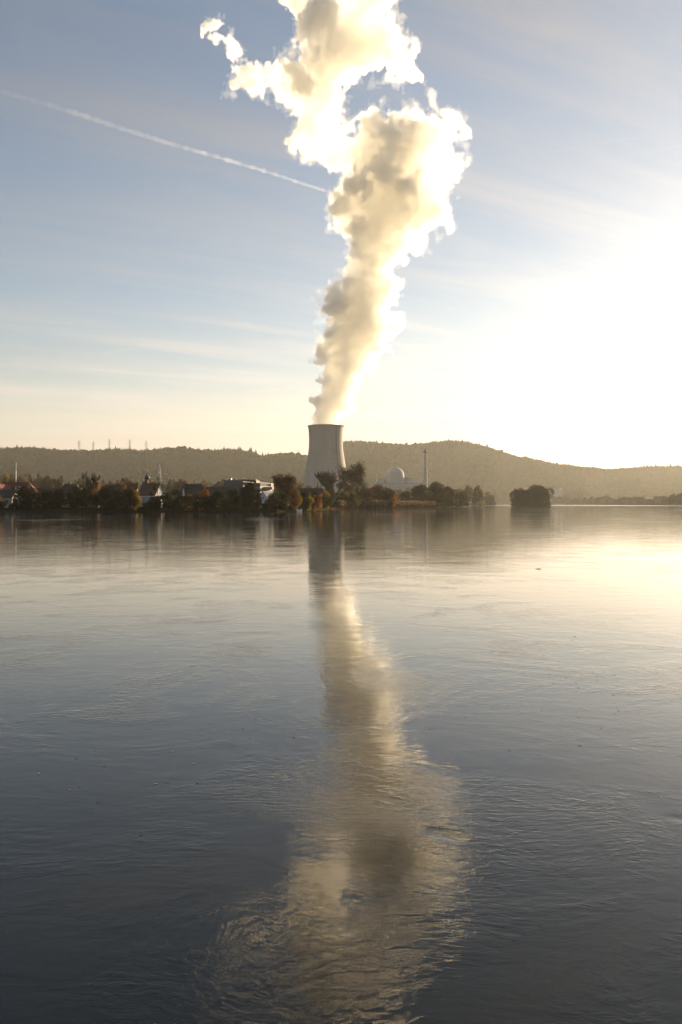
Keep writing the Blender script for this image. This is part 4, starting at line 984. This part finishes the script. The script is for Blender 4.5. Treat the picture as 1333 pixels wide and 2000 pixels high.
def reeds():
    rg = np.random.default_rng(31); n = 2600; u = rg.uniform(648, 852, n); row = rg.random(n)
    Ys = shoreY(u) * (.992 + .02 * row); X = (u - 666.5) / F * Ys
    topz = (pz(np.interp(u, [648, 660, 700, 760, 850], [984, 978, 977, 977, 979]), Ys)) * (.86 + .10 * np.sin(u * .31) * np.sin(u * .13 + 1) + rg.uniform(-.08, .08, n)) 
    Vs = []; w = .09
    lean = rg.normal(0, .25, (n, 2)); a = np.stack([X - w, Ys, -.2 + 0 * X], 1); b = np.stack([X + w, Ys, -.2 + 0 * X], 1)
    c = np.stack([X + lean[:, 0] + w * .5, Ys + lean[:, 1], topz], 1); d = np.stack([X + lean[:, 0] - w * .5, Ys + lean[:, 1], topz], 1)
    V1 = np.stack([a, b, c, d], 1).reshape(-1, 3)
    m = 11000; k = rg.integers(0, n, m); P_ = c[k] + np.stack([rg.normal(0, .35, m), rg.normal(0, .35, m), rg.uniform(-2.4, .35, m)], 1)
    V2 = quads(P_, .55 * rg.uniform(.5, 1.2, m), rg, flat=.6, up=1.0)
    V = np.concatenate([V1, V2]); nn = len(V) // 4
    tag(mesh_np('reeds', V, np.arange(len(V)), 4, [L_brown, L_reed], matidx=np.concatenate([np.zeros(n, int), np.ones(m, int)])), 'tan feathery reeds fringing the wooded point', None, kind='stuff')
reeds()

# ------------------------------------------------------------------ small things on the water
def rowboat(u, Y, L, label):
    t = thing('small_boat', label, 'boat', (px(u, Y), Y, 0.05), math.radians(15)); n = 14; V, Fc = [], []
    for i in range(n + 1):
        s_ = i / n; x = (s_ - .5) * L; w_ = .75 * math.sin(math.pi * min(1, s_ * .8 + .2)) ** .6 * L / 4; zt = .75 + .35 * (2 * s_ - 1) ** 2
        V += [(x, -w_, zt), (x, -w_ * .7, .05), (x, 0, -.12), (x, w_ * .7, .05), (x, w_, zt)]
        if i:
            for k in range(4): q = (i - 1) * 5 + k; Fc.append((q, q + 5, q + 6, q + 1))
    Fc += [(0, 1, 2, 3, 4), tuple(n * 5 + k for k in (4, 3, 2, 1, 0))]
    poly_obj('hull', V, Fc, M_whitepaint, t); box('bench', (0, 0, .45), (.4, 1.3 * L / 4, .06), M_tan, t); box('bench', (L * .22, 0, .45), (.4, 1.1 * L / 4, .06), M_tan, t)
rowboat(909, 850, 4.2, 'tiny white boat lying off the tip of the wooded point')
rowboat(585, 290, 1.9, 'tiny white dinghy at the bank below the golden-yellow bush')
def leaf_proto(seed, size=.05):
    rg = random.Random(seed); V = [(0, 0, .003)]; n = 9
    for k in range(n):
        th = 2 * math.pi * k / n; q = size * (.55 + .45 * rg.random()) * (1.0 if k % 2 else .8); V.append((q * 1.5 * math.cos(th), q * math.sin(th), .003 + rg.uniform(0, .002)))
    m = LP_M[seed % len(LP_M)]
    return poly_obj('floating_leaf', V, [(0, 1 + k, 1 + (k + 1) % n) for k in range(n)], m)
LP_M = [plain('leaf_brown', (.05, .032, .018), .7, .3, 20), plain('leaf_dark', (.03, .024, .018), .7, .3, 20), plain('leaf_pale', (.30, .24, .15), .6, .2, 20)]
lp = [leaf_proto(i, .019 + .003 * i) for i in range(3)]
pr = random.Random(4); done = [False] * 3
for i in range(235):
    if i < 190: u = min(1330, max(840, pr.gauss(1120, 120))); v = pr.choice([pr.gauss(1290, 45), pr.gauss(1330, 40), pr.gauss(1170, 14)]); k = 0 if pr.random() < .6 else 1
    elif i < 215: u = pr.uniform(0, 640); v = pr.gauss(1480, 50); k = 2 if pr.random() < .6 else 0
    else: u = pr.uniform(0, 1330); v = pr.uniform(1150, 1650); k = pr.choice([0, 1, 2])
    v = min(1950, max(1120, v)); Y = CAM_H * F / (v - HORIZON)
    lab = ('small dark brown leaf floating flat on the river', 'small blackish leaf floating flat on the river', 'small pale leaf fleck floating on the river')[k]
    grp = ('dark brown leaves floating on the river', 'blackish leaves floating on the river', 'pale leaf flecks floating on the river')[k]
    if not done[k]: o = lp[k]; done[k] = True
    else: o = lp[k].copy(); C.objects.link(o)
    sc = pr.uniform(.45, .85) * (1.0 + max(0, Y - 14) * .03); o.location = (px(u, Y), Y, 0); o.rotation_euler = (0, 0, pr.uniform(-.7, .7)); o.scale = (sc, sc, sc); tag(o, lab, 'leaf', grp)
Y = CAM_H * F / (1111.5 - HORIZON)
st = tube('driftwood', [(Vector((-.19, 0, .0)), .018), (Vector((-.08, .01, .02)), .03), (Vector((.08, 0, .025)), .028), (Vector((.18, .01, .01)), .012)], plain('wet_wood', (.03, .022, .016), .5, .3, 8), None, 8)
st.location = (px(1052, Y), Y, 0); st.scale = (.8, .6, .45); tag(st, 'short dark piece of driftwood alone in the bright water', 'driftwood')

# ------------------------------------------------------------------ contrail, far above the haze
def contrail():
    Z = 8000.0
    def at(u, v): Yq = (Z - CAM_H) * F / (HORIZON - v); return Vector((px(u, Yq), Yq, Z))
    pts = [at(u, v) for u, v in ((-260, 128), (0, 177), (120, 212), (230, 248), (330, 280), (420, 305), (530, 338), (620, 368), (700, 392))]
    rg = random.Random(2); seg = 12; N = 260; V, Fc = [], []
    for i in range(N):
        s_ = i / (N - 1) * (len(pts) - 1); k = min(int(s_), len(pts) - 2); p = pts[k].lerp(pts[k + 1], s_ - k); d = (pts[k + 1] - pts[k]).normalized()
        a = d.cross(Vector((0, 0, 1))).normalized(); b = Vector((0, 0, 1)); w_ = 62 * (1 + .10 * math.sin(i * .9) + .07 * rg.gauss(0, 1)) * (1.35 - .6 * i / N)
        for q in range(seg):
            th = 2 * math.pi * q / seg; rr = w_ * (1 + .14 * rg.gauss(0, 1)); V.append(tuple(p + a * rr * math.cos(th) + b * rr * .7 * math.sin(th)))
        if i:
            for q in range(seg): q2 = (q + 1) % seg; Fc.append(((i - 1) * seg + q, i * seg + q, i * seg + q2, (i - 1) * seg + q2))
    Fc += [tuple(range(seg)), tuple((N - 1) * seg + q for q in range(seg - 1, -1, -1))]
    m = bpy.data.materials.new('ice_trail'); m.use_nodes = True; nt = m.node_tree; nt.nodes.clear()
    out = nt.nodes.new('ShaderNodeOutputMaterial'); pv = nt.nodes.new('ShaderNodeVolumePrincipled'); pv.inputs['Color'].default_value = (.97, .97, .97, 1)
    tcx = nt.nodes.new('ShaderNodeTexCoord'); nz_ = noise_n(nt, tcx.outputs['Object'], 0.0018, 3, 0.6); sx_ = nt.nodes.new('ShaderNodeSeparateXYZ'); nt.links.new(tcx.outputs['Object'], sx_.inputs[0])
    x_a, x_b = float(np.min(np.array(V)[:, 0]) - np.array(V).mean(0)[0]), float(np.max(np.array(V)[:, 0]) - np.array(V).mean(0)[0])
    nt.links.new(math_n(nt, 'MULTIPLY', ramp(nt, sx_.outputs['X'], x_a * .7, x_b * .6, 0.00015, 0.0015), ramp(nt, nz_.outputs['Fac'], .3, .7, .25, 1.6)), pv.inputs['Density'])
    pv.inputs['Anisotropy'].default_value = .4
    tr = nt.nodes.new('ShaderNodeBsdfTransparent'); c = nt.nodes.new('ShaderNodeRGB'); c.outputs[0].default_value = (1, 1, 1, 1)
    nt.links.new(c.outputs[0], tr.inputs[0]); nt.links.new(tr.outputs[0], out.inputs['Surface']); nt.links.new(pv.outputs[0], out.inputs['Volume'])
    V = np.array(V); c0 = V.mean(0); o = poly_obj('contrail', V - c0, Fc, m, smooth=True); o.location = c0
    tag(o, 'long thin white contrail slanting down the blue sky toward the steam plume', 'contrail')
contrail()

# ------------------------------------------------------------------ haze
def build_haze():
    bm = bmesh.new(); bmesh.ops.create_cube(bm, size=1.0)
    me = bpy.data.meshes.new('haze'); bm.to_mesh(me); bm.free(); o = bpy.data.objects.new('haze', me); C.objects.link(o)
    o.scale = (13600, 10200, 1064); o.location = (0, 4700, 528)
    m = bpy.data.materials.new('haze_air'); m.use_nodes = True; nt = m.node_tree; nt.nodes.clear()
    out = nt.nodes.new('ShaderNodeOutputMaterial'); pv = nt.nodes.new('ShaderNodeVolumePrincipled')
    pv.inputs['Color'].default_value = (0.94, 0.93, 0.87, 1); pv.inputs['Density'].default_value = 0.000044; pv.inputs['Anisotropy'].default_value = 0.38
    nt.links.new(pv.outputs[0], out.inputs['Volume']); me.materials.append(m)
    tag(o, 'thin warm evening haze hanging over river and hills', None, kind='stuff')
build_haze()
